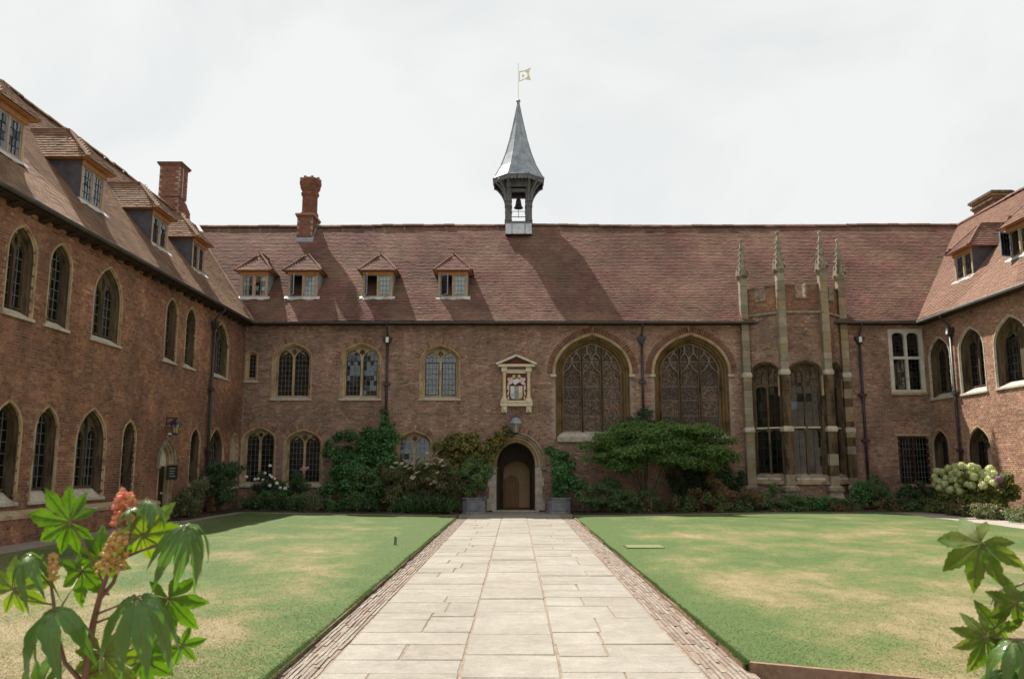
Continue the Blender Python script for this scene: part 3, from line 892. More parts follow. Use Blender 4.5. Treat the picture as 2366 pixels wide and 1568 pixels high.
def hall_window(cx, damaged):
    a, z0, zs, rise, sw = 1.40, 2.72, 5.12, 1.47, 0.27
    prof = [(0.0, 0.03), (0.0, -0.02), (0.03, -0.02), (0.07, 0.05), (0.12, 0.07), (0.15, 0.16), (0.20, 0.18), (0.235, 0.28), (sw, 0.29), (sw + 0.005, 0.5)]
    rings = [[(p[0], y, p[1]) for p in arch(cx, a - i, z0, zs, rise - i, 14, k2=0.52, k3=0.87)] for i, y in prof]
    b = MB()
    b.loft(rings, False)
    w = b.build('hall_window', 'stone_ochre', hall)
    HOLES[id(hall)].append(arch(cx, a - 0.02, z0 + 0.02, zs, rise - 0.02, 9, k2=0.52, k3=0.87))
    SKIPS[id(hall)].append(arch(cx, a + 0.1, z0, zs, rise + 0.1, 9, k2=0.52, k3=0.87))
    # hood mould with label stops
    hp = [(0.0, 0.02), (0.0, -0.05), (0.04, -0.085), (0.10, -0.06), (0.115, 0.02)]
    rings = [[(p[0], y, p[1]) for p in arch(cx, a + i, zs - 0.02, zs, rise + i, 14, k2=0.52, k3=0.87)] for i, y in hp]
    MB().loft(rings, False).build('hood_mould', 'stone', w)
    for s in (-1, 1):
        x = cx + s * (a + 0.085)
        MB().box(x - 0.11, x + 0.11, -0.10, 0.02, zs - 0.12, zs - 0.022).build('label_stop', 'stone_pale', w)
    voussoirs(hall, w, cx, a + 0.13, zs, rise + 0.13, 0.21, 'brick_arch', 0.09, arch_kw=dict(k2=0.52, k3=0.87))
    SKIPS[id(hall)].append(arch(cx, a + 0.33, zs, zs, rise + 0.33, 9, k2=0.52, k3=0.87))
    ai, ri = a - sw, rise - sw
    zb = z0 + 0.22
    AK = dict(k2=0.52, k3=0.87)
    io = arch(cx, ai + 0.004, zb, zs, ri + 0.004, 14, **AK)
    lim = arch(cx, ai - 0.04, zb + 0.04, zs, ri - 0.045, 14, **AK)
    bw = 2 * ai / 3
    holes = []
    for i in (-1, 0, 1):
        c = cx + i * bw
        wd = bw - 0.11
        o = ogee(c, wd, zb + 0.06, zs - 0.08, 0.52)
        holes.append(o)
        zt = zs + 0.40
        for s in (-1, 1):
            # narrow panel beside the ogee tip
            q = [(c + s * 0.035, zt + 0.13), (c + s * 0.05, zt + 0.02), (c + s * wd * 0.30, zs + 0.20), (c + s * wd * 0.5, zs + 0.12), (c + s * wd * 0.5, zt + 0.17), (c + s * wd * 0.40, zt + 0.30), (c + s * wd * 0.26, zt + 0.38), (c + s * wd * 0.12, zt + 0.30)]
            q = clip(q, lim)
            if q and area(q) > 0.004:
                holes.append(q)
            q = clip([(c + s * wd * 0.5, zt + 0.27), (c + s * wd * 0.5, zt + 0.9), (c + s * wd * 0.3, zt + 0.9), (c + s * wd * 0.33, zt + 0.43)], lim)
            if q and area(q) > 0.004:
                holes.append(q)
        q = clip([(c, zt + 0.26), (c + wd * 0.22, zt + 0.46), (c + wd * 0.18, zt + 0.95), (c - wd * 0.18, zt + 0.95), (c - wd * 0.22, zt + 0.46)], lim)
        if q and area(q) > 0.004:
            holes.append(q)
    MB().plate(io, holes, 0.30, 0.42).build('tracery', 'tracery', w)
    for i in (-1, 0, 1):
        c = cx + i * bw
        for s in (-1, 1):
            MB().tube([(c + s * (bw / 2), 0.285, zb), (c + s * (bw / 2), 0.285, zs + ri * (0.72 if i * s >= 0 and i else 0.86) if not (i and i * s > 0) else zs)], 0.035, 6).build('mullion', 'stone_ochre', w)
        # cusps in the ogee heads
        for s in (-1, 1):
            MB().tube([(c + s * (bw / 2 - 0.06), 0.33, zs + 0.02), (c + s * (bw * 0.3), 0.33, zs - 0.05), (c + s * (bw * 0.22), 0.33, zs + 0.06)], 0.018, 5).build('cusp', 'stone_ochre', w)
        zz = [zb + 0.05, zb + 0.62, zb + 1.2, zb + 1.72, zs + 0.5]
        for k in range(4):
            x0, x1 = c - bw / 2 + 0.05, c + bw / 2 - 0.05
            b = MB().prism([(x0, zz[k] + .01), (x1, zz[k] + .01), (x1, zz[k + 1] - .01), (x0, zz[k + 1] - .01)], 0.385, 0.392)
            t = random.gauss(0, 0.012)
            b.v = [(q[0], q[1] + (q[0] - c) * t + (q[2] - zz[k]) * random.gauss(0, .002), q[2]) for q in b.v]
            b.build('pane', 'stained', w)
            MB().box(x0, x1, 0.372, 0.384, zz[k + 1] - 0.012, zz[k + 1] + 0.012).build('saddle_bar', 'leading_pale', w)
    MB().prism(arch(cx, ai - .02, zs + 0.5, zs + 0.5, ri - .55, 10, **AK), 0.385, 0.40).build('head_glazing', 'stained', w)
    # sill
    b = MB()
    n = 14
    top = [(cx - a + 0.05 + (2 * a - 0.1) * i / n, -0.10 - (random.uniform(0, .03)), z0 - 0.16 + random.uniform(-.02, .02) * damaged) for i in range(n + 1)]
    r1 = [(p[0], p[1], p[2]) for p in top]
    r2 = [(p[0], p[1] - 0.01, z0 + 0.02 + random.uniform(-.03, .03) * damaged) for p in top]
    r3 = [(p[0], 0.06, z0 + 0.06) for p in top]
    r4 = [(p[0], 0.10, z0 + 0.12) for p in top]
    r5 = [(p[0], 0.36, zb + 0.03) for p in top]
    r0 = [(p[0], 0.03, z0 - 0.16) for p in top]
    b.loft([r0, r1, r2, r3, r4, r5], False).build('sill', 'stone_pale', w)
    interior(w, io, 0.43)
    return w


tag(hall_window(2.92, 0.2), 'great three-light tracery window nearer the doorway')
tag(hall_window(6.66, 1.0), 'great three-light tracery window with a broken sill, beside the bay')


# ---- pale mullion and transom window, dark ground-floor window
def cross_window(cx, w, z0, z1, mat, glass, zt, heads, yd=0.03, fr=0.14, tr=0.1, name='window', cell=(0.15, 0.16), lead='leading'):
    x0, x1 = cx - w / 2, cx + w / 2
    xl = [(x0 + fr, cx - tr / 2), (cx + tr / 2, x1 - fr)]
    zl = [(z0 + fr * .8, zt - tr / 2), (zt + tr / 2, z1 - fr)]
    holes = []
    for p in xl:
        for k, q in enumerate(zl):
            if k == 1 and heads:
                c, hw = (p[0] + p[1]) / 2, (p[1] - p[0]) / 2
                holes.append(arch(c, hw, q[0], q[1] - hw * .75, hw * .75, 6, k1=.7, k2=.6, k3=1.0))
            else:
                holes.append([(p[0], q[0]), (p[0], q[1]), (p[1], q[1]), (p[1], q[0])])
    ou = [(x0, z0), (x0, z1), (x1, z1), (x1, z0)]
    wdw = MB().plate(ou, holes, -yd, 0.14, sides=True).build(name, mat, hall)
    HOLES[id(hall)].append([(x0 + .03, z0 + .03), (x0 + .03, z1 - .03), (x1 - .03, z1 - .03), (x1 - .03, z0 + .03)])
    SKIPS[id(hall)].append(ou)
    for h in holes:
        quarries(wdw, h, 0.07, cell[0], cell[1], None, glass, 0.02, lead)
    interior(wdw, [(x0 + .05, z0 + .05), (x0 + .05, z1 - .05), (x1 - .05, z1 - .05), (x1 - .05, z0 + .05)], 0.141)
    MB().box(x0 - 0.06, x1 + 0.03, -0.10, 0.05, z0 - 0.09, z0 - 0.003).build('sill', 'stone', wdw)
    return wdw


tag(cross_window(14.83, 1.30, 4.40, 6.83, 'stone_white', 'glass_dark', 5.72, True), 'white stone mullion and transom window under the eaves')
dw = cross_window(14.86, 1.16, 1.0, 2.78, 'timber_dark', 'glass_dark', 2.06, False, 0.0, 0.09, 0.07, cell=(0.13, 0.2), lead='leading_pale')
MB().box(14.16, 15.5, -0.05, 0.05, 2.785, 2.86).build('drip_ledge', 'stone', dw)
tag(dw, 'dark ground-floor window below the white stone one')

# ---- left building windows (along the wall coordinate)
for c, a in ((-14.33, .53), (-12.87, .48), (-10.63, .75), (-6.78, .46), (-5.3, .45), (-2.57, .80)):
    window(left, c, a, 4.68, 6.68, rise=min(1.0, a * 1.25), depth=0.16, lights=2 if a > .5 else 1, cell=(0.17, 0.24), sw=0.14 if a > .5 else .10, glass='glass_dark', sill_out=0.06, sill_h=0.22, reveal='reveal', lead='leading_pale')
for c, a, z in ((-14.3, .50, 3.0), (-12.88, .48, 2.99), (-10.93, .75, 3.08), (-8.98, .41, 2.89), (-4.42, .45, 2.91), (-2.53, .78, 3.0)):
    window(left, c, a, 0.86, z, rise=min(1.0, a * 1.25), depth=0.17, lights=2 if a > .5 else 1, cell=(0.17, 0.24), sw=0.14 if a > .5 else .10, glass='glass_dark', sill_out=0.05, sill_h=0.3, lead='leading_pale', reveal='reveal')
window(left, -0.68, 0.46, 0.86, 2.89, rise=0.6, depth=0.10, blank=True, sw=0.12)
# ---- right building windows
for c, a in ((1.02, .78), (3.14, .80), (5.42, .97)):
    window(right, c, a, 4.08, 6.40, rise=a * 1.05, depth=0.24, cell=(0.18, 0.24), sw=0.16, glass='glass_dark', sill_out=0.06, sill_h=0.26, mat='stone_pale', reveal='reveal')
for c, a in ((0.62, .62), (3.14, .76)):
    window(right, c, a, 0.75, 3.02, rise=a * 1.1, depth=0.24, cell=(0.18, 0.24), sw=0.14, glass='glass_dark', sill_out=0.05, sill_h=0.2, reveal='reveal')

# ---- hall doorway and screens passage
DZ = 0.05
da, dzs, dr = 0.71, 1.66, 0.88
door_o = arch(0.01, da, DZ, dzs, dr, 12, k1=.62, k2=.55, k3=.95)
rings = []
for i, y in ((-0.30, 0.03), (-0.30, -0.03), (-0.25, -0.05), (-0.2, 0.02), (-0.13, 0.03), (-0.10, 0.12), (-0.03, 0.14), (0, 0.24), (0.0, 0.5)):
    rings.append([(p[0], y, p[1]) for p in arch(0.01, da - i, DZ, dzs, dr - i, 12, k1=.62, k2=.55, k3=.95)])
doorway = MB().loft(rings, False).build('doorway', 'stone', hall)
tag(doorway, 'round-headed stone doorway with open passage behind')
HOLES[id(hall)].append(arch(0.01, da + .26, 0.0, dzs, dr + .26, 9, k1=.62, k2=.55, k3=.95))
SKIPS[id(hall)].append(arch(0.01, da + .29, 0.0, dzs, dr + .29, 9, k1=.62, k2=.55, k3=.95))
rings = [[(p[0], y, p[1]) for p in arch(0.01, da + .30 + i, dzs - .02, dzs, dr + .30 + i, 14, k1=.62, k2=.55, k3=.95)] for i, y in ((0, 0.02), (0, -0.07), (0.05, -0.11), (0.10, -0.08), (0.11, 0.02))]
MB().loft(rings, False).build('hood_mould', 'stone_grey', doorway)
for s in (-1, 1):
    MB().box(0.01 + s * 1.05 - .12, 0.01 + s * 1.05 + .12, -0.12, 0.02, dzs - .13, dzs - .022).build('label_stop', 'stone_grey', doorway)
    xa = 0.01 + s * (da + .005)
    for z0, z1, w in ((DZ, 0.48, .36), (0.49, 0.92, .27), (0.93, 1.24, .33), (1.25, 1.62, .26)):
        x0, x1 = sorted((xa + s * 0.012, xa + s * w))
        MB().box(x0, x1, -0.055, 0.1, z0, z1).build('jamb_stone', 'stone_pale', doorway)
voussoirs(hall, doorway, 0.01, da + .42, dzs, dr + .42, .16, 'brick_buff', .085, arch_kw=dict(k1=.62, k2=.55, k3=.95))
SKIPS[id(hall)].append(arch(0.01, da + .55, dzs, dzs, dr + .55, 9, k1=.62, k2=.55, k3=.95))
# passage: side walls, vault, floor, inner arch, inner door
ps = arch(0.01, da + .02, 0.02, dzs, dr + .02, 12, k1=.62, k2=.55, k3=.95)
interior(doorway, ps, 0.49, None, 2.6, 'passage')
inn = arch(0.04, 0.51, 0.021, 1.45, 0.42, 8)
MB().plate([(p[0], p[1]) for p in ps], [inn], 1.5, 1.6).build('inner_screen', 'timber_dark', doorway)
MB().prism(arch(0.04, .55, .03, 1.5, .45, 8), 2.6, 2.65).build('end_wall', 'plaster', doorway)
idr = MB().prism(arch(-0.16, 0.29, 0.03, 1.05, 0.28, 7), 2.52, 2.58).build('inner_door', 'door_wood', doorway)
for k in range(4):
    x = -0.43 + k * 0.145
    MB().box(x + .004, x + .138, 2.50, 2.53, 0.05, 1.06).build('plank', 'door_wood', doorway)
for s in (-1, 1):
    x0 = 0.01 + s * (da - .01)
    b = MB()
    xo = sorted((x0, x0 - s * 0.07))
    b.box(xo[0], xo[1], 0.5, 1.1, 0.06, 1.66).build('door_leaf', 'timber_dark', doorway)
MB().box(-0.85, 0.87, -0.25, 0.5, 0.0, 0.045).build('threshold', 'stone_pale', doorway)

# ---- left building doorway
lc, la = -6.55, 0.52
rings = [[(p[0], y, p[1]) for p in arch(lc, la - i, 0.15, 1.72, 0.66 - i, 9)] for i, y in ((0, .03), (0, -.02), (.05, -.02), (.07, .05), (.12, .07), (.13, .3))]
ld = MB().loft(rings, False).build('doorway', 'stone', left)
HOLES[id(left)].append(arch(lc, la - .03, 0.0, 1.72, .63, 7))
SKIPS[id(left)].append(arch(lc, la - .02, 0.0, 1.72, .64, 7))
rings = [[(p[0], y, p[1]) for p in arch(lc, la + .02 + i, 1.70, 1.72, .68 + i, 9)] for i, y in ((0, .02), (0, -.05), (.05, -.08), (.08, .02))]
MB().loft(rings, False).build('hood_mould', 'stone_grey', ld)
for s in (-1, 1):
    MB().box(lc + s * (la + .06) - .07, lc + s * (la + .06) + .07, -.09, .02, 1.60, 1.698).build('label_stop', 'stone_grey', ld)
MB().prism(arch(lc, la - .13, 1.66, 1.72, .53, 7), 0.16, 0.22).build('tympanum', 'plaque', ld)
ldd = MB().prism([(lc - la + .12, .16), (lc - la + .12, 1.66), (lc + la - .12, 1.66), (lc + la - .12, .16)], 0.2, 0.26).build('door', 'timber_dark', ld)
MB().box(lc + .2, lc + .25, .15, .2, 0.85, 0.9).build('door_knob', 'gilt', ld)

# ---- wall faces with their openings
WALLS = {}
for rg, u0, u1, mat in ((hall, -10.3, 15.55, 'brick_hall'), (left, -34.0, 0.0, 'brick_left'), (right, 0.0, 34.0, 'brick_right')):
    outer = [(u0, -0.1), (u0, 7.0), (u1, 7.0), (u1, -0.1)]
    holes = []
    for h in HOLES[id(rg)]:
        h = [(min(max(p[0], u0 + .004), u1 - .004), max(p[1], -0.09)) for p in h]
        q = []
        for p in h:
            if not q or abs(p[0] - q[-1][0]) + abs(p[1] - q[-1][1]) > 1e-5:
                q.append(p)
        holes.append(q)
    WALLS[id(rg)] = MB().plate(outer, holes, 0.0, 0.02, sides=False).build('wall', 'mortar', rg)


# ---- rear and end walls close each building
for rg, u0, u1 in ((hall, -18.0, 23.2), (left, -34.0, 0.0), (right, 0.0, 34.0)):
    b = MB()
    b.add([(u0, 7.5, 0), (u1, 7.5, 0), (u1, 7.5, 7.0), (u0, 7.5, 7.0)], [(0, 1, 2, 3)])
    for u in (u0, u1):
        b.add([(u, 0.02, 0), (u, 7.5, 0), (u, 7.5, 7.0), (u, 3.75, 11.9), (u, 0.02, 7.0)], [(0, 1, 2, 3, 4)])
    b.build('rear_wall', 'mortar', rg)

# ---- bricks
def brick_field(u0, u1, z0, z1, skips, course=0.064, seed=1):
    r = np.random.default_rng(seed)
    U, Z, Ln = [], [], []
    k = 0
    z = z0
    while z < z1 - course * 0.5:
        ln = 0.226 if k % 2 == 0 else 0.113
        n = int((u1 - u0) / ln) + 2
        u = u0 + ((k // 2) % 2) * 0.113 - 0.057 * (k % 2) + np.arange(n) * ln
        U.append(u + ln / 2)
        Z.append(np.full(n, z + course / 2))
        Ln.append(np.full(n, ln))
        z += course
        k += 1
    U, Z, Ln = map(np.concatenate, (U, Z, Ln))
    keep = (U - Ln / 2 > u0 - 0.06) & (U + Ln / 2 < u1 + 0.06)
    for s in skips:
        xs = [p[0] for p in s]
        zs_ = [p[1] for p in s]
        m = keep & (U > min(xs) - .1) & (U < max(xs) + .1) & (Z > min(zs_) - .1) & (Z < max(zs_) + .1)
        idx = np.nonzero(m)[0]
        P = np.stack([U[idx], Z[idx]], 1)
        keep[idx[inside(P, s)]] = False
    U, Z, Ln = U[keep], Z[keep], Ln[keep]
    lo, hi = np.maximum(U - Ln / 2, u0), np.minimum(U + Ln / 2, u1)
    U, Ln = (lo + hi) / 2, hi - lo
    ok = Ln > 0.03
    U, Z, Ln = U[ok], Z[ok], Ln[ok]
    n = len(U)
    hx = Ln / 2 - 0.0055 - r.uniform(0, .003, n)
    hz = np.full(n, course / 2 - 0.0055) - r.uniform(0, .002, n)
    y = -0.009 + r.normal(0, 0.0022, n)
    return U, Z + r.normal(0, .0012, n), hx, hz, y


def lay_bricks(rg, parent, u0, u1, z0, z1, skips, mat, seed, T=None, singles=300, stuffname='brickwork', name='brick'):
    U, Z, hx, hz, y = brick_field(u0, u1, z0, z1, skips, seed=seed)
    n = len(U)
    C = np.stack([U, y + 0.02, Z], 1)
    A = np.zeros((n, 3, 3))
    A[:, 0, 0] = hx
    A[:, 1, 1] = 0.02
    A[:, 2, 2] = hz
    sel = np.zeros(n, bool)
    if singles:
        Mw = rg.matrix_basis
        cand = []
        for i in range(n):
            if hx[i] < 0.1:
                continue
            p = Mw @ Vector(C[i])
            cand.append(((p - CAM).length, i, p))
        cand.sort(key=lambda q: q[0])
        k = 0
        for d, i, p in cand:
            if frame_world(p) and (p.z > 3.3 or rg is not hall) and p.z > 1.4:
                sel[i] = True
                k += 1
                if k >= singles:
                    break
        for i in np.nonzero(sel)[0]:
            piece(name, mat, parent, C[i], A[i])
    me = boxes_mesh(stuffname, C[~sel], A[~sel], skip=(4,))
    if T is not None:
        me.transform(T)
    return put(stuffname, me, mat, parent, None, 'stuff')


BAYX = (8.72, 9.80, 11.36, 12.42)
sk_bay = [[(BAYX[0] + .1, 0.0), (BAYX[0] + .1, 7.1), (BAYX[3] - .1, 7.1), (BAYX[3] - .1, 0.0)]]
lay_bricks(hall, WALLS[id(hall)], -10.3, 15.55, 0.0, 7.0, SKIPS[id(hall)] + sk_bay, 'brick_hall', 1)
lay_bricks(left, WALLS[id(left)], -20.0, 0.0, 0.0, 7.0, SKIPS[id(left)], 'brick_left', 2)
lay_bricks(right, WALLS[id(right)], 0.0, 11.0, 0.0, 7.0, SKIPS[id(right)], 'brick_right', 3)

# plinth of the left building: brick offset with stone weathering on top
pl = MB().box(-20, -7.35, -0.24, 0.0, 0.0, 0.60).build('plinth', 'mortar', left)
lay_bricks(left, pl, -20.0, -7.35, 0.08, 0.60, [], 'brick_left', 9, Matrix.Translation((0, -0.24, 0)), 0)
for k in range(18):
    u = -20 + k * 0.702
    b = MB()
    b.add([(u, -.27, .60), (u + .695, -.27, .60), (u + .695, -.27, .67), (u, -.27, .67), (u, -.002, .76), (u + .695, -.002, .76), (u, -.002, .60), (u + .695, -.002, .60)],
          [(0, 1, 2, 3), (3, 2, 5, 4), (0, 3, 4, 6), (1, 7, 5, 2), (0, 6, 7, 1)])
    b.build('plinth_cap', 'stone', pl)


# ------------------------------------------------------------------ roofs
def tile_field(poly, gauge=0.1, width=0.168, seed=1):
    r = np.random.default_rng(seed)
    ss = [p[0] for p in poly]
    tt = [p[1] for p in poly]
    S, Tt = [], []
    k = 0
    t = min(tt)
    while t < max(tt):
        n = int((max(ss) - min(ss)) / width) + 2
        S.append(min(ss) + (k % 2) * width / 2 + np.arange(n) * width + r.normal(0, .004, n))
        Tt.append(np.full(n, t) + r.normal(0, .0022, n) + r.normal(0, 0.002))
        t += gauge
        k += 1
    S, Tt = np.concatenate(S), np.concatenate(Tt)
    ok = inside(np.stack([S, np.minimum(Tt + gauge * .5, max(tt) - .001)], 1), poly)
    return S[ok], Tt[ok]


def lay_tiles(rg, parent, poly, O, es, et, mat, seed, singles=0, gauge=0.1, width=0.168, thick=0.015, length=None, name='tile', T=None):
    O, es, et = np.array(O, float), np.array(es, float), np.array(et, float)
    en = np.cross(es, et)
    S, Tt = tile_field(poly, gauge, width, seed)
    n = len(S)
    r = np.random.default_rng(seed + 50)
    length = length or gauge * 1.75
    # each tile rests on the one below: its lower edge is lifted
    lift = 0.030 + r.normal(0, 0.0018, n)
    tilt = 0.029 + r.normal(0, 0.0012, n)
    wave = (0.014 * np.sin(S * 0.55 + seed) * np.sin(Tt * 0.8 + 1) + 0.004 * np.sin(S * 1.7 + Tt) + 0.02 * np.sin(S * .31 + 2)) * (1 if singles else 0)
    up = et[None] * (length / 2) - en[None] * tilt[:, None] * 0.5
    skew = r.normal(0, 0.006, n)
    side = es[None] * (width / 2 - 0.003) + et[None] * (skew * width / 2)[:, None] + en[None] * r.normal(0, 0.0007, n)[:, None]
    nor = np.repeat(en[None] * thick / 2, n, 0)
    C = O[None] + es[None] * S[:, None] + et[None] * (Tt + length / 2)[:, None] + en[None] * (lift - tilt * 0.5 + wave)[:, None]
    A = np.stack([side, up, nor], 1)
    sel = np.zeros(n, bool)
    if singles:
        Mw = rg.matrix_basis
        c = sorted(((Mw @ Vector(C[i]) - CAM).length, i) for i in range(n))
        k = 0
        for d, i in c:
            if frame_world(Mw @ Vector(C[i])):
                sel[i] = True
                k += 1
                if k >= singles:
                    break
        for i in np.nonzero(sel)[0]:
            piece(name, mat, parent, C[i], A[i])
    me = boxes_mesh(name + '_courses', C[~sel], A[~sel], skip=(0,))
    if T is not None:
        me.transform(T)
    return put(name + '_courses', me, mat, parent, None, 'stuff')


O_R = (0, EAVE_Y, EAVE_Z)
ES, ET = (1, 0, 0), (0, CS, SN)
ROOFS = {}
for rg, mat, x0, x1, poly, sd in (
        (hall, 'tile', -14.05, 19.3, [(-10.0, 0), (15.25, 0), (19.4, SL), (-14.15, SL)], 11),
        (left, 'tile_left', -34, 7.8, [(-19.0, 0), (-.28, 0), (3.85, SL), (-19.0, SL)], 12),
        (right, 'tile_right', -7.8, 34, [(.28, 0), (11, 0), (11, SL), (-3.85, SL)], 13)):
    b = MB()
    yb = 2 * RIDGE_Y - EAVE_Y
    dn = 0.1
    b.add([(x0, EAVE_Y, EAVE_Z - dn), (x1, EAVE_Y, EAVE_Z - dn), (x1, RIDGE_Y, RIDGE_Z - dn), (x0, RIDGE_Y, RIDGE_Z - dn), (x0, yb, EAVE_Z - dn), (x1, yb, EAVE_Z - dn)],
          [(0, 1, 2, 3), (3, 2, 5, 4), (0, 3, 4), (1, 5, 2), (0, 4, 5, 1)])
    rf = b.build('roof', 'roof_base', rg)
    ROOFS[id(rg)] = rf
    lay_tiles(rg, rf, poly, O_R, ES, ET, mat, sd, 300)
    # ridge tiles
    rt = MB()
    n = 8
    rings = []
    for xx in (0, 0.44):
        rings.append([(xx, RIDGE_Y - 0.15 * math.cos(math.pi * j / n), RIDGE_Z - 0.035 + 0.13 * math.sin(math.pi * j / n)) for j in range(n + 1)])
    rt.loft(rings, False)
    rm = rt.mesh('ridge_tile', True)
    rm.materials.append(MT['tile_left' if rg is left else 'tile'])
    xr = {id(hall): (-13.9, 19.0), id(left): (-19, 3.6), id(right): (-3.6, 11)}[id(rg)]
    x = xr[0]
    while x < xr[1]:
        o = put('ridge_tile', rm, None, rf)
        o.location = (x, random.gauss(0, .008), random.gauss(0, .010) + 0.02 * math.sin(x * .9) + 0.028 * math.sin(x * .31 + 2))
        x += 0.45
    # eaves: soffit board, gutter, dark blocks in place of shadow marks
    ga, gb = {id(hall): (-10.0, 15.2), id(left): (-20, -.3), id(right): (.3, 11)}[id(rg)]
    b = MB()
    prof = [(-0.0, 0.0)]
    rings = []
    for xx in (ga, gb):
        rr = [(xx, EAVE_Y - 0.005, EAVE_Z - 0.015)]
        for j in range(7):
            t = math.pi * j / 6
            rr.append((xx, EAVE_Y - 0.065 + 0.06 * math.cos(t), EAVE_Z - 0.035 - 0.065 * math.sin(t)))
        rr += [(xx, EAVE_Y - 0.118, EAVE_Z - 0.02), (xx, EAVE_Y - 0.11, EAVE_Z - 0.045)]
        rings.append(rr)
    b.loft(rings, False)
    b.f += [tuple(range(9)), tuple(range(18, 9, -1))]
    b.build('gutter', 'gutter_grey' if rg is right else 'gutter', rg)
    MB().box(ga - .3, gb + .3, EAVE_Y + 0.02, 0.3, 6.985, 7.03).build('soffit', 'timber_dark', rg)
    if rg is left:
        u = -19.5
        while u < -0.4:
            h = random.uniform(0.07, 0.13)
            MB().add([(u, -.30, 6.98), (u + .22, -.30, 6.98), (u + .22, -.001, 6.98), (u, -.001, 6.98), (u, -.001, 6.98 - h), (u + .22, -.001, 6.98 - h), (u, -.24, 6.95), (u + .22, -.24, 6.95)],
                     [(0, 1, 7, 6), (6, 7, 5, 4), (0, 6, 4, 3), (1, 2, 5, 7)]).build('eaves_shade_block', 'timber_dark', rg)  # added block shaped after the shadow and dirt patches under the eaves
            u += 0.56

# valley lead at the roof junctions
for sx, xx in ((-1, -9.95), (1, 15.2)):
    p0, p1 = Vector((xx, EAVE_Y, EAVE_Z + .03)), Vector((xx + sx * 4.1, RIDGE_Y, RIDGE_Z + .03))
    for q0, q1, m in ((0.0, 0.9, 'tile_left'), (0.9, 0.985, 'lead_pale')) if sx < 0 else ((0, .97, 'tile_right'),):
        a_, b_ = p0.lerp(p1, q0), p0.lerp(p1, q1)
        if m == 'lead_pale':
            a_, b_ = a_ + Vector((.12, -.1, .09)), b_ + Vector((.12, -.1, .09))
        MB().bar(a_, b_, 0.16, 0.05).build('valley_strip', m, ROOFS[id(hall)])


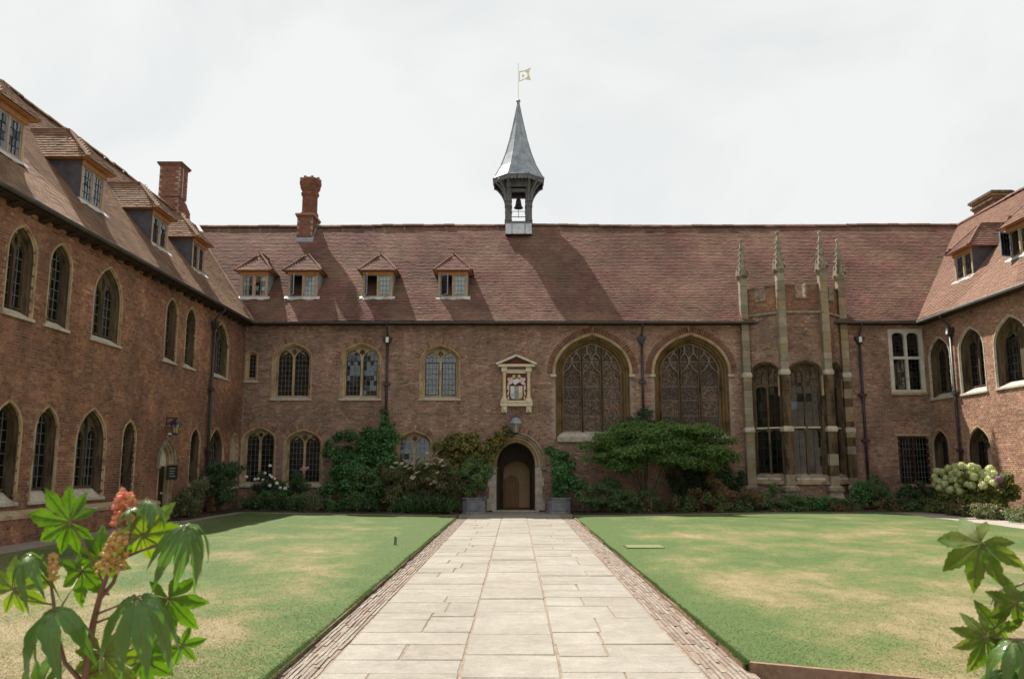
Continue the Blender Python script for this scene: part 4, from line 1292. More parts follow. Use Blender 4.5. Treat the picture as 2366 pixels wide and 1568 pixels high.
# ------------------------------------------------------------------ dormers
def dormer(rg, cx, tilemat, open_left=False, blind=(0, 0), w=1.16, yf=0.54, zb=8.16, zt=9.22, rz=10.08, idx=0, cur=None, cheek='lead_dark'):
    x0, x1 = cx - w / 2, cx + w / 2
    yb = lambda z: EAVE_Y + (z - EAVE_Z) * CS / SN
    fr = 0.09
    mid = 0.035
    lx = [(x0 + fr, cx - mid), (cx + mid, x1 - fr)]
    z0, z1 = zb + 0.09, zt - 0.15
    holes = [[(a, z0), (a, z1), (b, z1), (b, z0)] for a, b in lx]
    d = MB().plate([(x0, zb), (x0, zt), (x1, zt), (x1, zb)], holes, yf, yf + 0.09).build('dormer', 'timber_pale', rg)
    # head board under the eaves
    MB().box(x0 - .02, x1 + .02, yf - 0.04, yf - .002, zt - 0.13, zt - .005).build('head_board', 'timber', d)
    for s, xs in ((-1, x0), (1, x1)):
        b = MB()
        xo = xs + s * 0.004
        b.add([(xo, yf + .01, zb - .02), (xo, yf + .01, zt), (xo, yb(zt) + .1, zt), (xo, yb(zb) + .02, zb - .02)], [(0, 1, 2, 3)])
        xo2 = xs - s * 0.04
        b.add([(xo2, yf + .01, zb - .02), (xo2, yf + .01, zt), (xo2, yb(zt) + .1, zt), (xo2, yb(zb) + .02, zb - .02)], [(0, 1, 2, 3)])
        b.build('cheek', cheek, d)
    # sill apron of lead
    b = MB()
    n = 10
    r0 = [(x0 - .11 + (w + .22) * i / n, yf - .10 - .02 * math.sin(i * 2.1 + idx), zb - .075 + .018 * math.sin(i * 1.3 + idx)) for i in range(n + 1)]
    r1 = [(p[0], p[1] - .002, p[2] + .045) for p in r0]
    r2 = [(p[0], yf + .02, zb + .075) for p in r0]
    r3 = [(p[0], yf + .10, zb + .06) for p in r0]
    b.loft([r3, r0, r1, r2], False)
    b.build('lead_sill', 'lead_pale', d)
    # casements
    for k, (a, bb) in enumerate(lx):
        cw = bb - a
        ca = [(0.0, z0), (0.0, z1), (cw, z1), (cw, z0)]
        ci = [(.035, z0 + .035), (.035, z1 - .035), (cw - .035, z1 - .035), (cw - .035, z0 + .035)]
        if k == 0 and open_left:
            T = Matrix.Translation((a, yf + .02, 0)) @ Matrix.Rotation(R(-open_left), 4, 'Z')
        else:
            T = Matrix.Translation((a, yf + .03, 0))
        MB(T).plate(ca, [ci], 0, 0.03, back=True).build('casement', 'timber_pale' if k else 'lead', d)
        quarries(d, ci, 0.012, cw / 3.6, 0.19, T, 'glass', 0.03, 'leading', 0.010)
        if blind[k]:
            b = MB()
            n = 12
            f0, f1 = blind[k]
            rows = [[(a + cw * (f0 + (f1 - f0) * i / n), yf + 0.11 + .012 * math.sin(i * 2.2), z) for i in range(n + 1)] for z in (z0 - .03, z1 + .03)]
            b.loft(rows, False).build('curtain', 'curtain', d)
    # dark attic behind the casements, standing clear of the rafters
    b = MB()
    iv = [(x0 + .05, yf + .16, z0 - .05), (x1 - .05, yf + .16, z0 - .05), (x1 - .05, yb(zt) + .0, zt - .02), (x0 + .05, yb(zt) + .0, zt - .02), (x0 + .05, yf + .10, zt - .02), (x1 - .05, yf + .10, zt - .02), (x0 + .05, yf + .10, z0 - .05), (x1 - .05, yf + .10, z0 - .05)]
    iv = [(p[0], p[1] - (0.14 if i in (2, 3) else 0), p[2] + (0.0)) for i, p in enumerate(iv)]
    b.add(iv, [(0, 1, 2, 3), (2, 3, 4, 5), (0, 3, 4, 6), (1, 7, 5, 2)]).build('room_recess', 'interior', d)
    # hipped roof
    ov = 0.17
    ex0, ex1, ey = x0 - ov, x1 + ov, yf - 0.2
    ez = zt + 0.015
    ry0, ry1 = yf + 0.72, yb(rz) + .12
    by = yb(ez) + .15
    v = [(ex0, ey, ez), (ex1, ey, ez), (cx, ry0, rz), (cx, ry1, rz), (ex0, by, ez), (ex1, by, ez)]
    dr_ = MB().add(v, [(0, 1, 2), (0, 2, 3, 4), (1, 5, 3, 2), (0, 4, 5, 1)]).build('dormer_roof', 'timber', d)
    def face(A_, B_, P, sd):
        A_, B_ = Vector(A_), Vector(B_)
        es = (B_ - A_).normalized()
        q = Vector(P[0]) - A_
        et = (q - es * q.dot(es)).normalized()
        poly = [(0, -.02), ((B_ - A_).length, -.02)] + [((Vector(p) - A_).dot(es), (Vector(p) - A_).dot(et)) for p in P]
        lay_tiles(rg, d, poly, A_, es, et, tilemat, sd, 0, 0.115, 0.165, 0.014)
    face(v[0], v[1], [v[2]], 31 + idx)
    face(v[4], v[0], [v[2], v[3]], 61 + idx)
    face(v[1], v[5], [v[3], v[2]], 91 + idx)
    # hip and ridge caps
    for p, q in ((v[0], v[2]), (v[1], v[2]), (v[2], v[3])):
        MB().tube([Vector(p) + Vector((0, 0, .02)), Vector(q) + Vector((0, 0, .02))], 0.05, 6).build('hip_cap', tilemat, d)
    return d


dd = [dormer(hall, -10.27, 'tile', 0, ((0, .62), (.45, 1.0)), idx=1, w=1.10, cheek='lead'),
      dormer(hall, -8.34, 'tile', 62, (0, (0, 1)), idx=2, cheek='lead'),
      dormer(hall, -5.40, 'tile', 74, (0, (0, 1)), idx=3, cheek='lead'),
      dormer(hall, -2.45, 'tile', 48, (0, (0, 1)), idx=4, cheek='lead')]
for o, t in zip(dd, ('dormer with both casements shut, nearest the left corner', 'dormer with its left casement open, below the chimney', 'dormer with its left casement folded wide open', 'dormer nearest the bell turret, left casement ajar')):
    tag(o, t)
for i, c in enumerate((-14.2, -10.62, -6.55, -3.42)):
    dormer(left, c, 'tile_left', 0, ((0, 1), (0, 1)) if i < 3 else (0, (0, 1)), idx=10 + i, yf=0.62, zb=8.24, zt=9.30, rz=10.3)  # pale curtains added to lighten dormer glass that catches the sky
for i, (c, op) in enumerate(((1.9, 0), (5.25, 70))):
    dormer(right, c, 'tile_right' if i else 'tile', op, (0 if i else (0, .8), (0, 1)), idx=20 + i, yf=0.68, zb=8.32, zt=9.38, rz=10.36, w=1.2)  # curtains added here too, to lighten the glass


# ------------------------------------------------------------------ downpipes
def downpipe(rg, x, z0, hopper=True, elbow=True, box_white=True, mat='iron_pipe', breaks=(5.0, 3.2), y=-.10):
    p = MB().tube([(x, EAVE_Y - .06, 6.98), (x, EAVE_Y - .05, 6.88), (x, y - .02, 6.62), (x, y, 6.5)] if elbow else [(x, y, 6.98), (x, y, 6.5)], .035, 8)
    p.tube([(x, y, 6.3), (x, y, z0)], .048, 10)
    o = p.build('downpipe', mat, rg, True)
    MB().add([(x - .16, y - .1, 6.52), (x + .16, y - .1, 6.52), (x + .16, -.0, 6.52), (x - .16, -.0, 6.52), (x - .06, y - .06, 6.24), (x + .06, y - .06, 6.24), (x + .06, -.0, 6.24), (x - .06, -.0, 6.24), (x - .16, y - .1, 6.44), (x + .16, y - .1, 6.44), (x + .16, -.0, 6.44), (x - .16, -.0, 6.44)],
             [(0, 1, 9, 8), (1, 2, 10, 9), (3, 0, 8, 11), (8, 9, 5, 4), (9, 10, 6, 5), (11, 8, 4, 7), (0, 3, 2, 1), (4, 5, 6, 7)]).build('hopper', mat, o)
    if box_white:
        MB().box(x - .055, x + .055, y - .125, y - .101, 6.30, 6.50).build('date_plate', 'white_paint', o)
    for z in breaks:
        MB().box(x - .13, x + .13, y - .065, 0.0, z - .05, z + .05).build('pipe_bracket', mat, o)
        MB().lathe((x, y, z), [(.05, .12), (.062, .11), (.062, .06), (.05, .055)], 10).build('pipe_collar', mat, o)
    return o


tag(downpipe(hall, -4.86, 3.0, breaks=(4.72,)), 'downpipe with white date plate above the green climber')
tag(downpipe(hall, 4.80, 3.0, box_white=False, breaks=(4.8,)), 'downpipe between the two tracery windows')
tag(downpipe(hall, 13.05, 0.2, breaks=(4.3, 2.6)), 'downpipe beside the white stone window')
downpipe(left, -3.52, 0.2, box_white=False, breaks=(4.2, 2.2))
downpipe(right, 2.08, 0.2, breaks=(4.2, 2.2))


# ------------------------------------------------------------------ chimneys
def brick_box(parent, x0, x1, y0, y1, z0, z1, mat, sd):
    """brick-faced block: mortar core plus brick courses on four sides"""
    MB().box(x0, x1, y0, y1, z0, z1).build('chimney_core', 'mortar', parent)
    for k, (T, w) in enumerate(((Matrix.Translation((x0, y0, 0)), x1 - x0),
                                (Matrix.Translation((x1, y0, 0)) @ Matrix.Rotation(R(90), 4, 'Z'), y1 - y0),
                                (Matrix.Translation((x1, y1, 0)) @ Matrix.Rotation(R(180), 4, 'Z'), x1 - x0),
                                (Matrix.Translation((x0, y1, 0)) @ Matrix.Rotation(R(-90), 4, 'Z'), y1 - y0))):
        lay_bricks(hall, parent, 0, w, z0, z1, [], mat, sd + k, T, 0)


# tall square stack rising behind the left building (its own coordinates: x along wall, y inward)
c = MB().box(1.35, 2.65, 3.55, 4.75, 11.2, 11.9).build('chimney', 'mortar', left)
tag(c, 'tall square red brick chimney by the roof junction')
brick_box(c, 1.35, 2.62, 3.5, 4.72, 11.3, 12.25, 'brick_red', 200)
for k in range(6):
    f = k / 6
    brick_box(c, 1.35 + .045 * (k + 1), 2.62 - .03 * (k + 1), 3.5 + .02 * (k + 1), 4.72 - .043 * (k + 1), 12.25 + k * .064, 12.25 + (k + 1) * .064, 'brick_red', 210 + k * 5)
brick_box(c, 1.62, 2.44, 3.62, 4.46, 12.7, 14.02, 'brick_red', 260)
MB().box(1.56, 2.50, 3.56, 4.52, 14.02, 14.08).build('cap', 'brick_red', c)
MB().box(1.52, 2.54, 3.52, 4.56, 14.083, 14.15).build('cap', 'stone_dark', c)
MB().box(1.62 + .27, 1.62 + .30, 3.59, 3.605, 12.7, 14.0).build('conduit', 'lead_pale', c)

# hall chimney: moulded brick stack on a square base
c = MB().box(-9.42, -8.66, 3.02, 4.0, 10.9, 11.22).build('chimney', 'lead', hall)
tag(c, 'hall chimney with octagonal moulded brick shaft')
brick_box(c, -9.37, -8.71, 3.1, 4.2, 11.1, 12.26, 'brick_red', 300)
MB().box(-9.42, -8.66, 3.05, 4.25, 12.26, 12.32).build('cornice', 'brick_red', c)
MB().box(-9.45, -8.63, 3.02, 4.28, 12.323, 12.40).build('cornice', 'brick_buff', c)
cx_, cy_ = -8.97, 3.55
prof = [(.36, 12.40), (.36, 12.50), (.30, 12.56), (.30, 13.30), (.33, 13.32), (.36, 13.36), (.36, 13.42), (.32, 13.46), (.32, 13.52), (.36, 13.58), (.40, 13.66), (.40, 13.76), (.44, 13.82), (.44, 13.95), (.40, 14.0), (.38, 14.06), (.25, 14.06)]
MB().lathe((cx_, cy_, 0), [(r * 1.04, z) for r, z in prof], 8, R(22.5)).build('shaft', 'mortar', c)
C, A = [], []
for k in range(8):
    a0 = R(45 * k)
    nrm = np.array([math.cos(a0), math.sin(a0), 0])
    tn = np.array([-math.sin(a0), math.cos(a0), 0])
    z = 12.42
    row = 0
    while z < 14.03:
        r_ = np.interp(z + .03, [q[1] for q in prof], [q[0] for q in prof]) * 1.04
        half = r_ * math.sin(R(22.5))
        ap = r_ * math.cos(R(22.5))
        for s0, s1 in (((-1, 0), (0, 1)) if row % 2 else ((-1, -.45), (-.45, .45), (.45, 1))):
            m = half * (s0 + s1) / 2
            C.append(list(np.array([cx_, cy_, z + .032]) + nrm * (ap + .002) + tn * m))
            A.append([tn * (half * (s1 - s0) / 2 - .004), nrm * .016, np.array([0, 0, .027])])
        z += .064
        row += 1
put('brickwork', boxes_mesh('brickwork', np.array(C), np.array(A)), 'brick_red', c, None, 'stuff')
for k in range(8):
    a0 = R(45 * k + 22.5)
    MB().box(cx_ + .40 * math.cos(a0) - .05, cx_ + .40 * math.cos(a0) + .05, cy_ + .40 * math.sin(a0) - .05, cy_ + .40 * math.sin(a0) + .05, 13.98, 14.12).build('crown_block', 'brick_buff', c)
MB().bar((-8.69, 3.12, 11.3), (-8.69, 3.9, 12.2), .05, .06).build('flashing', 'lead', c)
MB().add([(-9.45, 2.93, 10.99), (-8.62, 2.93, 10.99), (-8.64, 3.09, 11.33), (-9.42, 3.09, 11.33)], [(0, 1, 2, 3)]).build('flashing', 'lead', c)
# right building chimney behind the ridge (x along wall = -Y)
c = MB().box(-2.6, -1.3, 3.95, 4.4, 11.0, 11.1).build('chimney', 'mortar', right)
tag(c, 'stout chimney with stepped cap on the right roof')
brick_box(c, -2.65, -1.2, 3.85, 4.5, 11.2, 12.28, 'brick_left', 340)
for q, (z0, z1, e) in enumerate(((12.28, 12.34, .04), (12.343, 12.43, .09), (12.433, 12.52, .03), (12.523, 12.59, .09), (12.593, 12.69, .15), (12.693, 12.73, .10))):
    MB().box(-2.65 - e, -1.2 + e, 3.85 - e, 4.5 + e, z0, z1).build('cap', ('brick_left', 'stone_dark', 'brick_left', 'brick_buff', 'stone_dark', 'stone_dark')[q], c)


# ------------------------------------------------------------------ bell turret
bx, by = 0.14, 3.75
bt = MB()
hw = 0.56
bt.add([(bx - hw, by - hw - .30, 11.43), (bx + hw, by - hw - .30, 11.43), (bx + hw, by - hw - .02, 11.98), (bx - hw, by - hw - .02, 11.98), (bx - hw, by + hw + .3, 11.4), (bx + hw, by + hw + .3, 11.4), (bx + hw, by + hw, 11.98), (bx - hw, by + hw, 11.98)],
       [(0, 1, 2, 3), (3, 2, 6, 7), (1, 5, 6, 2), (4, 0, 3, 7), (5, 4, 7, 6)])
bt = bt.build('bell_turret', 'lead_pale', hall)
tag(bt, 'timber bell turret with tall grey eight-sided spire astride the ridge')
for s in (-.28, .28):
    MB().bar((bx + s, by - hw - .31, 11.44), (bx + s, by - hw - .03, 11.99), .035, .03).build('lead_roll', 'lead', bt)
MB().box(bx - .60, bx + .60, by - .60, by + .60, 11.983, 12.07).build('sill_beam', 'belfry', bt)
for sx in (-1, 1):
    for sy in (-1, 1):
        px, py = bx + sx * .44, by + sy * .44
        po = MB().box(px - .115, px + .115, py - .115, py + .115, 12.073, 13.80).build('post', 'belfry', bt)
        for dx, dy in ((-.1, 0), (.1, 0), (0, -.1 * 1), (0, .1)):
            MB().tube([(px + dx * 1.15, py + dy * 1.15, 12.12), (px + dx * 1.15, py + dy * 1.15, 13.6)], .03, 6).build('shaft_mould', 'belfry', bt)
        for z in (12.10, 12.75, 12.98):
            MB().box(px - .16, px + .16, py - .16, py + .16, z, z + .045).build('post_band', 'belfry', bt)
        # curved braces out to the eaves
        for ax, ay in ((sx, 0), (0, sy), (sx * .71, sy * .71)):
            pts = []
            for i in range(7):
                t = i / 6
                pts.append((px + ax * (.1 + .48 * t ** 2.2), py + ay * (.1 + .48 * t ** 2.2), 12.98 + .92 * t))
            MB().tube(pts, [.07 - .02 * i / 6 for i in range(7)], 6).build('brace', 'belfry', bt)
for s in (-1, 1):
    MB().box(bx - .55, bx + .55, by + s * .44 - .07, by + s * .44 + .07, 13.42, 13.56).build('head_beam', 'belfry', bt)
    MB().box(bx + s * .44 - .07, bx + s * .44 + .07, by - .36, by + .36, 13.425, 13.565).build('head_beam', 'belfry', bt)
    MB().bar((bx - .34, by + s * .40, 12.32), (bx + .34, by + s * .40, 12.32), .02).build('rail', 'iron', bt)
    MB().bar((bx - .34, by + s * .40, 12.56), (bx + .34, by + s * .40, 12.56), .02).build('rail', 'iron', bt)
    MB().box(bx - .55, bx + .55, by + s * .62 - .02, by + s * .62 + .02, 13.6, 13.95).build('valance_board', 'belfry', bt)
    MB().box(bx + s * .62 - .02, bx + s * .62 + .02, by - .58, by + .58, 13.6, 13.95).build('valance_board', 'belfry', bt)
# deep arched valance: scalloped fascia at the eaves
er = 1.17
pts = []
for k in range(8):
    a0, a1 = R(45 * k + 22.5), R(45 * k + 67.5)
    A_, B_ = Vector((bx + er * math.cos(a0), by + er * math.sin(a0), 0)), Vector((bx + er * math.cos(a1), by + er * math.sin(a1), 0))
    b = MB()
    n = 12
    top = [A_.lerp(B_, i / n) + Vector((0, 0, 14.02)) for i in range(n + 1)]
    bot = [A_.lerp(B_, i / n) + Vector((0, 0, 13.80 + .05 * abs(math.sin(i * math.pi / 2 * .99)))) for i in range(n + 1)]
    inn_ = [p + (Vector((bx, by, 0)) - Vector((p.x, p.y, 0))).normalized() * .04 for p in bot]
    b.loft([top, bot, inn_], False).build('fascia', 'belfry', bt)
MB().lathe((bx, by, 0), [(1.12, 13.99), (.62, 13.94), (.02, 13.94)], 8, R(22.5)).build('soffit', 'timber_dark', bt)
MB().box(bx - .38, bx + .38, by - .06, by + .06, 13.30, 13.42).build('bell_beam', 'timber_dark', bt)
sp = [(er + .03, 14.0), (er + .05, 14.03), (er - .05, 14.14), (.84, 14.66), (.62, 15.24), (.44, 15.86), (.29, 16.5), (.16, 17.1), (.06, 17.6), (.035, 17.78)]
spire = MB().lathe((bx, by, 0), sp, 8, R(22.5)).build('spire', 'lead', bt)
for k in range(8):
    a0 = R(45 * k + 22.5)
    MB().tube([(bx + r_ * math.cos(a0), by + r_ * math.sin(a0), z + .01) for r_, z in sp[1:]], .018, 5).build('lead_roll', 'lead', spire)
MB().lathe((bx, by, 0), [(.02, 17.72), (.09, 17.76), (.10, 17.82), (.05, 17.88), (.012, 17.90)], 10).build('finial', 'lead', bt)
MB().tube([(bx, by, 17.85), (bx, by, 19.6)], .014, 6).build('vane_rod', 'gilt', bt)
vane = MB()
fo = [(bx + .03, 18.72), (bx + .03, 19.22), (bx + .30, 19.27), (bx + .56, 19.40), (bx + .47, 19.12), (bx + .56, 18.80), (bx + .3, 18.84)]
fh = [(bx + .07, 18.78), (bx + .07, 19.17), (bx + .30, 19.22), (bx + .42, 19.1), (bx + .40, 18.95), (bx + .30, 18.88)]
vane.plate(fo, [fh], by - .01, by + .01, back=True).build('weather_vane', 'gilt', bt)
MB().prism([(bx + .17, 18.93), (bx + .17, 19.07), (bx + .27, 19.05), (bx + .27, 18.96)], by - .008, by + .008).build('vane_emblem', 'gilt', bt)
bell = MB().lathe((bx, by, 0), [(.02, 13.26), (.08, 13.25), (.11, 13.18), (.125, 13.05), (.15, 12.93), (.20, 12.86), (.205, 12.83), (.18, 12.83), (.14, 12.92)], 20).build('bell', 'iron', bt, True)
MB().tube([(bx, by, 13.4), (bx, by, 13.2)], .03, 6).build('bell_yoke', 'iron', bt)
MB().tube([(bx, by, 12.95), (bx, by, 12.4)], .012, 6).build('clapper', 'iron', bt)

# ------------------------------------------------------------------ hall bay
BY = -1.08
bc = [Vector((BAYX[0], 0, 0)), Vector((BAYX[1], BY, 0)), Vector((BAYX[2], BY, 0)), Vector((BAYX[3], 0, 0))]
bay = MB().add([(p.x, p.y, z) for z in (0, 7.3) for p in bc], [(4, 5, 6, 7)]).build('bay_window', 'lead_dark', hall)
tag(bay, 'tall stone and brick bay window with four pinnacles')
for k in range(3):
    p, q = bc[k], bc[k + 1]
    dv = (q - p)
    w = dv.length
    T = Matrix.Translation(p) @ Matrix.Rotation(math.atan2(dv.y, dv.x), 4, 'Z')
    mgn = 0.17
    wa = w / 2 - mgn
    cxw = w / 2
    apx, z0w = 5.46, 1.36
    o_out = arch(cxw, wa, z0w, 4.92, apx - 4.92, 10, k1=.62, k2=.55, k3=.96)
    MB(T).plate([(0, 0), (0, 7.3), (w, 7.3), (w, 0)], [o_out], 0, .02, sides=False).build('wall_face', 'mortar', bay)
    U, Z, hx, hz, y = brick_field(0, w, 0.3, 8.3, [arch(cxw, wa + .02, 1.1, 4.92, apx - 4.9, 8, k1=.62, k2=.55, k3=.96)], seed=400 + k)
    C = np.stack([U, y + .02, Z], 1)
    A = np.zeros((len(U), 3, 3))
    A[:, 0, 0], A[:, 1, 1], A[:, 2, 2] = hx, .02, hz
    up = Z > 7.25
    cren = (np.abs(U - w / 2) < .17) & (Z > 7.80)
    for msk, mm in ((~up, 'brick_hall'), (up & ~cren & (Z < 8.28) & (np.abs(U - w / 2) < w / 2 - .05), 'brick_left')):
        me = boxes_mesh('brickwork', C[msk], A[msk], skip=(4,))
        me.transform(T)
        put('brickwork', me, mm, bay, None, 'stuff')
    # moulded jambs and arch, dark stone below and pale at the springing
    rings = [[(a_[0], yy, a_[1]) for a_ in arch(cxw, wa - i, z0w, 4.92, apx - 4.92 - i, 10, k1=.62, k2=.55, k3=.96)] for i, yy in ((-.05, .02), (-.05, -.035), (0, -.045), (.03, .02), (.06, .03), (.08, .12), (.085, .3))]
    MB(T).loft(rings, False).build('window_surround', 'stone_dark', bay)
    for s in (-1, 1):
        MB(T).box(cxw + s * (wa + .01) - .05, cxw + s * (wa + .01) + .05, -.06, .03, 4.2, 4.93).build('jamb_stone', 'stone', bay)
    wi = wa - .085
    io = arch(cxw, wi + .004, z0w, 4.92, apx - 4.92 - .08, 10, k1=.62, k2=.55, k3=.96)
    lw = (2 * wi - .07 - .06) / 2
    holes = []
    for s in (-1, 1):
        c2 = cxw + s * (lw / 2 + .035)
        holes.append(arch(c2, lw / 2, z0w + .03, 2.80, .16, 5, k1=.8, k2=.7, k3=1.0))
        holes.append(arch(c2, lw / 2, 3.09, 4.42, .16, 5, k1=.8, k2=.7, k3=1.0))
        lim = arch(cxw, wi - .04, z0w, 4.92, apx - 5.04, 10, k1=.62, k2=.55, k3=.96)
        for s2 in (-1, 1):
            c3 = c2 + s2 * lw * .25
            q_ = clip(arch(c3, lw * .21, 4.70, 4.98, .16, 5), lim)
            if q_ and area(q_) > .003:
                holes.append(q_)
    MB(T).plate(io, holes, .16, .27).build('tracery', 'stone_dark', bay)
    for s in (-1, 1):
        c2 = cxw + s * (lw / 2 + .035)
        MB(T).box(c2 - lw / 2, c2 + lw / 2, .10, .2, 3.03, 3.085).build('transom', 'stone_white', bay)
        quarries(bay, [(c2 - lw / 2, z0w), (c2 - lw / 2, 2.98), (c2 + lw / 2, 2.98), (c2 + lw / 2, z0w)], .2, .2, .32, T, 'glass_dark', .03, 'leading')
        quarries(bay, [(c2 - lw / 2, 3.09), (c2 - lw / 2, 4.6), (c2 + lw / 2, 4.6), (c2 + lw / 2, 3.09)], .2, .2, .32, T, 'glass_dark', .03, 'leading')
        MB(T).add([(c2 - lw / 2 - .02, -.08, 1.19), (c2 + lw / 2 + .02, -.08, 1.19), (c2 + lw / 2, .2, 1.40), (c2 - lw / 2, .2, 1.40), (c2 - lw / 2 - .02, -.05, 1.10), (c2 + lw / 2 + .02, -.05, 1.10)],
                  [(0, 1, 2, 3), (4, 5, 1, 0)]).build('sill', 'stone_pale', bay)
    MB(T).prism(arch(cxw, wi, 4.6, 4.92, apx - 5.0, 8, k1=.62, k2=.55, k3=.96), .225, .235).build('head_glazing', 'stained', bay)
    MB(T).box(.12, w - .12, -.10, .05, 1.02, 1.13).build('sill_course', 'stone', bay)
    MB(T).box(.05, w - .05, -.12, .02, .42, .62).build('plinth_course', 'stone_grey', bay)
    interior(bay, [(cxw - wi, z0w), (cxw - wi, 5.3), (cxw + wi, 5.3), (cxw + wi, z0w)], .28, T, .35)
    # string course and battlements
    MB(T).box(-.05, w + .05, -.09, .08, 7.24, 7.33).build('string_course', 'stone_grey', bay)
    MB(T).box(-.02, w + .02, .003, .22, 7.33, 7.78).build('parapet', 'mortar', bay)
    mw = (w - .30 - .34) / 2
    for e0, e1, zt_ in ((.14, .14 + mw, 8.30), (w - .14 - mw, w - .14, 8.30)):
        MB(T).box(e0, e1, .005, .2, 7.781, zt_).build('merlon', 'mortar', bay)
        MB(T).box(e0 - .02, e1 + .02, -.05, .24, zt_ + .002, zt_ + .07).build('coping', 'stone_grey', bay)
        gx = e1 if e0 < w / 2 else e0
        MB(T).box(gx - .035, gx + .035, -.035, .22, 7.80, zt_ - .002).build('merlon_edge', 'stone_grey', bay)
    MB(T).box(w / 2 - .18, w / 2 + .18, -.06, .24, 7.785, 7.85).build('crenel_coping', 'stone_grey', bay)
# buttresses and pinnacles
for k, p in enumerate(bc):
    nr = Vector(((-.7, -.35, .35, .7)[k], (-.7, -1, -1, -.7)[k], 0)).normalized()
    px, py = p.x + nr.x * .02, p.y + nr.y * .10 - (.06 if k in (0, 3) else 0)
    z = 0.95
    # stepped foot
    MB().lathe((px, py, 0), [(.40, .42), (.40, .55), (.34, .62), (.30, .72), (.36, .80), (.36, .92), (.26, .98)], 4, R(45)).build('buttress_foot', 'stone_grey', bay)
    blocks = []
    while z < 8.75:
        h = random.uniform(.26, .44)
        h = min(h, 8.78 - z)
        wv = .162 if z < 2.95 else (.152 if z < 5.0 else .138)
        dark = (1.0 < z < 4.9) and k in (1, 2)
        mat = 'stone_dark' if dark and random.random() < .92 else ('ashlar' if k != 0 else 'ashlar')
        if k == 3 and 1 < z < 4.9:
            mat = 'stone_dark' if random.random() < .6 else 'ashlar'
        if h > .05:
            MB().lathe((px, py, 0), [(.001, z), (wv * 1.38, z), (wv * 1.38, z + h - .008), (.001, z + h - .008)], 4, R(45)).build('buttress_stone', mat, bay)
        z += h
    for zb_, wv in ((2.95, .185), (5.0, .172)):
        MB().lathe((px, py, 0), [(wv * 1.3, zb_ - .06), (wv * 1.45, zb_ - .02), (wv * 1.45, zb_ + .04), (wv * 1.2, zb_ + .14)], 4, R(45)).build('weathering', 'stone_pale', bay)
    pn = MB()
    pn.lathe((px, py, 0), [(.19, 8.74), (.27, 8.80), (.27, 8.86), (.19, 8.92), (.18, 9.0), (.155, 9.2), (.12, 9.55), (.085, 9.9), (.05, 10.18), (.075, 10.22), (.085, 10.27), (.055, 10.33), (.01, 10.36)], 4, R(45))
    for sx in (-1, 1):
        for sy in (-1, 1):
            for t in range(5):
                zc = 9.0 + t * .22
                rr = .195 - t * .03
                cxq, cyq = px + sx * rr * .71, py + sy * rr * .71
                pn.add([(cxq - .04, cyq - .04, zc), (cxq + .04, cyq - .04, zc), (cxq + .04, cyq + .04, zc), (cxq - .04, cyq + .04, zc), (cxq + sx * .03, cyq + sy * .03, zc + .085)], [(0, 1, 4), (1, 2, 4), (2, 3, 4), (3, 0, 4), (3, 2, 1, 0)])
    for sx, sy in ((1, 0), (-1, 0), (0, 1), (0, -1)):
        # little gablets round the foot of the pinnacle
        ux, uy = -sy, sx
        pn.add([(px + sx * .2 - ux * .14, py + sy * .2 - uy * .14, 8.86), (px + sx * .2 + ux * .14, py + sy * .2 + uy * .14, 8.86), (px + sx * .21, py + sy * .21, 9.2), (px + sx * .27, py + sy * .27, 8.84)], [(0, 1, 2), (0, 3, 1), (0, 2, 3), (1, 3, 2)])
    pn.build('pinnacle', 'stone_grey', bay)

# ------------------------------------------------------------------ painted coat of arms over the door
ca = MB().box(-.48, .56, -.03, .03, 4.08, 5.28).build('coat_of_arms', 'murrey', hall)
tag(ca, 'painted coat of arms in a pale stone frame with pediment over the door')
SKX = .04
for s in (-1, 1):
    x = SKX + s * .46
    col = MB()
    col.lathe((x, -.07, 0), [(.10, 4.16), (.10, 4.20), (.075, 4.24), (.07, 4.28), (.062, 5.02), (.075, 5.06), (.07, 5.09), (.095, 5.14), (.10, 5.19)], 14).build('column', 'plaque_gold', ca, True)
    MB().box(x - .105, x + .105, -.19, .0, 4.10, 4.17).build('column_base', 'plaque', ca)
    MB().box(x - .11, x + .11, -.20, .0, 5.19, 5.30).build('capital', 'plaque', ca)
    MB().box(x - .10, x + .10, -.16, .0, 3.66, 3.888).build('bracket', 'plaque', ca)
    MB().lathe((x, -.17, 3.78), [(.001, -.09), (.05, -.07), (.06, 0), (.05, .06), (.001, .08)], 10).build('bracket_boss', 'plaque', ca)
    MB().box(x - .11, x + .11, -.2, .0, 5.302, 5.37).build('impost', 'plaque_gold', ca)
MB().box(SKX - .36, SKX + .36, -.10, .0, 5.13, 5.28).build('entablature', 'plaque', ca)
MB().box(SKX - .60, SKX + .60, -.20, .0, 3.89, 3.97).build('ledge', 'plaque', ca)
MB().box(SKX - .61, SKX + .61, -.17, .0, 3.973, 4.03).build('ledge', 'plaque_gold', ca)
MB().box(SKX - .60, SKX + .60, -.19, .0, 4.033, 4.098).build('ledge', 'plaque', ca)
MB().box(SKX - .70, SKX + .70, -.26, .0, 5.372, 5.42).build('cornice', 'plaque', ca)
MB().box(SKX - .66, SKX + .66, -.22, .0, 5.422, 5.47).build('cornice', 'plaque_gold', ca)
MB().prism([(SKX - .58, 5.475), (SKX + .58, 5.475), (SKX, 5.74)], -.06, 0).build('tympanum', 'murrey', ca)
for s in (-1, 1):
    MB().bar((SKX + s * .76, -.13, 5.47), (SKX, -.13, 5.80), .26, .075).build('raking_cornice', 'plaque', ca)
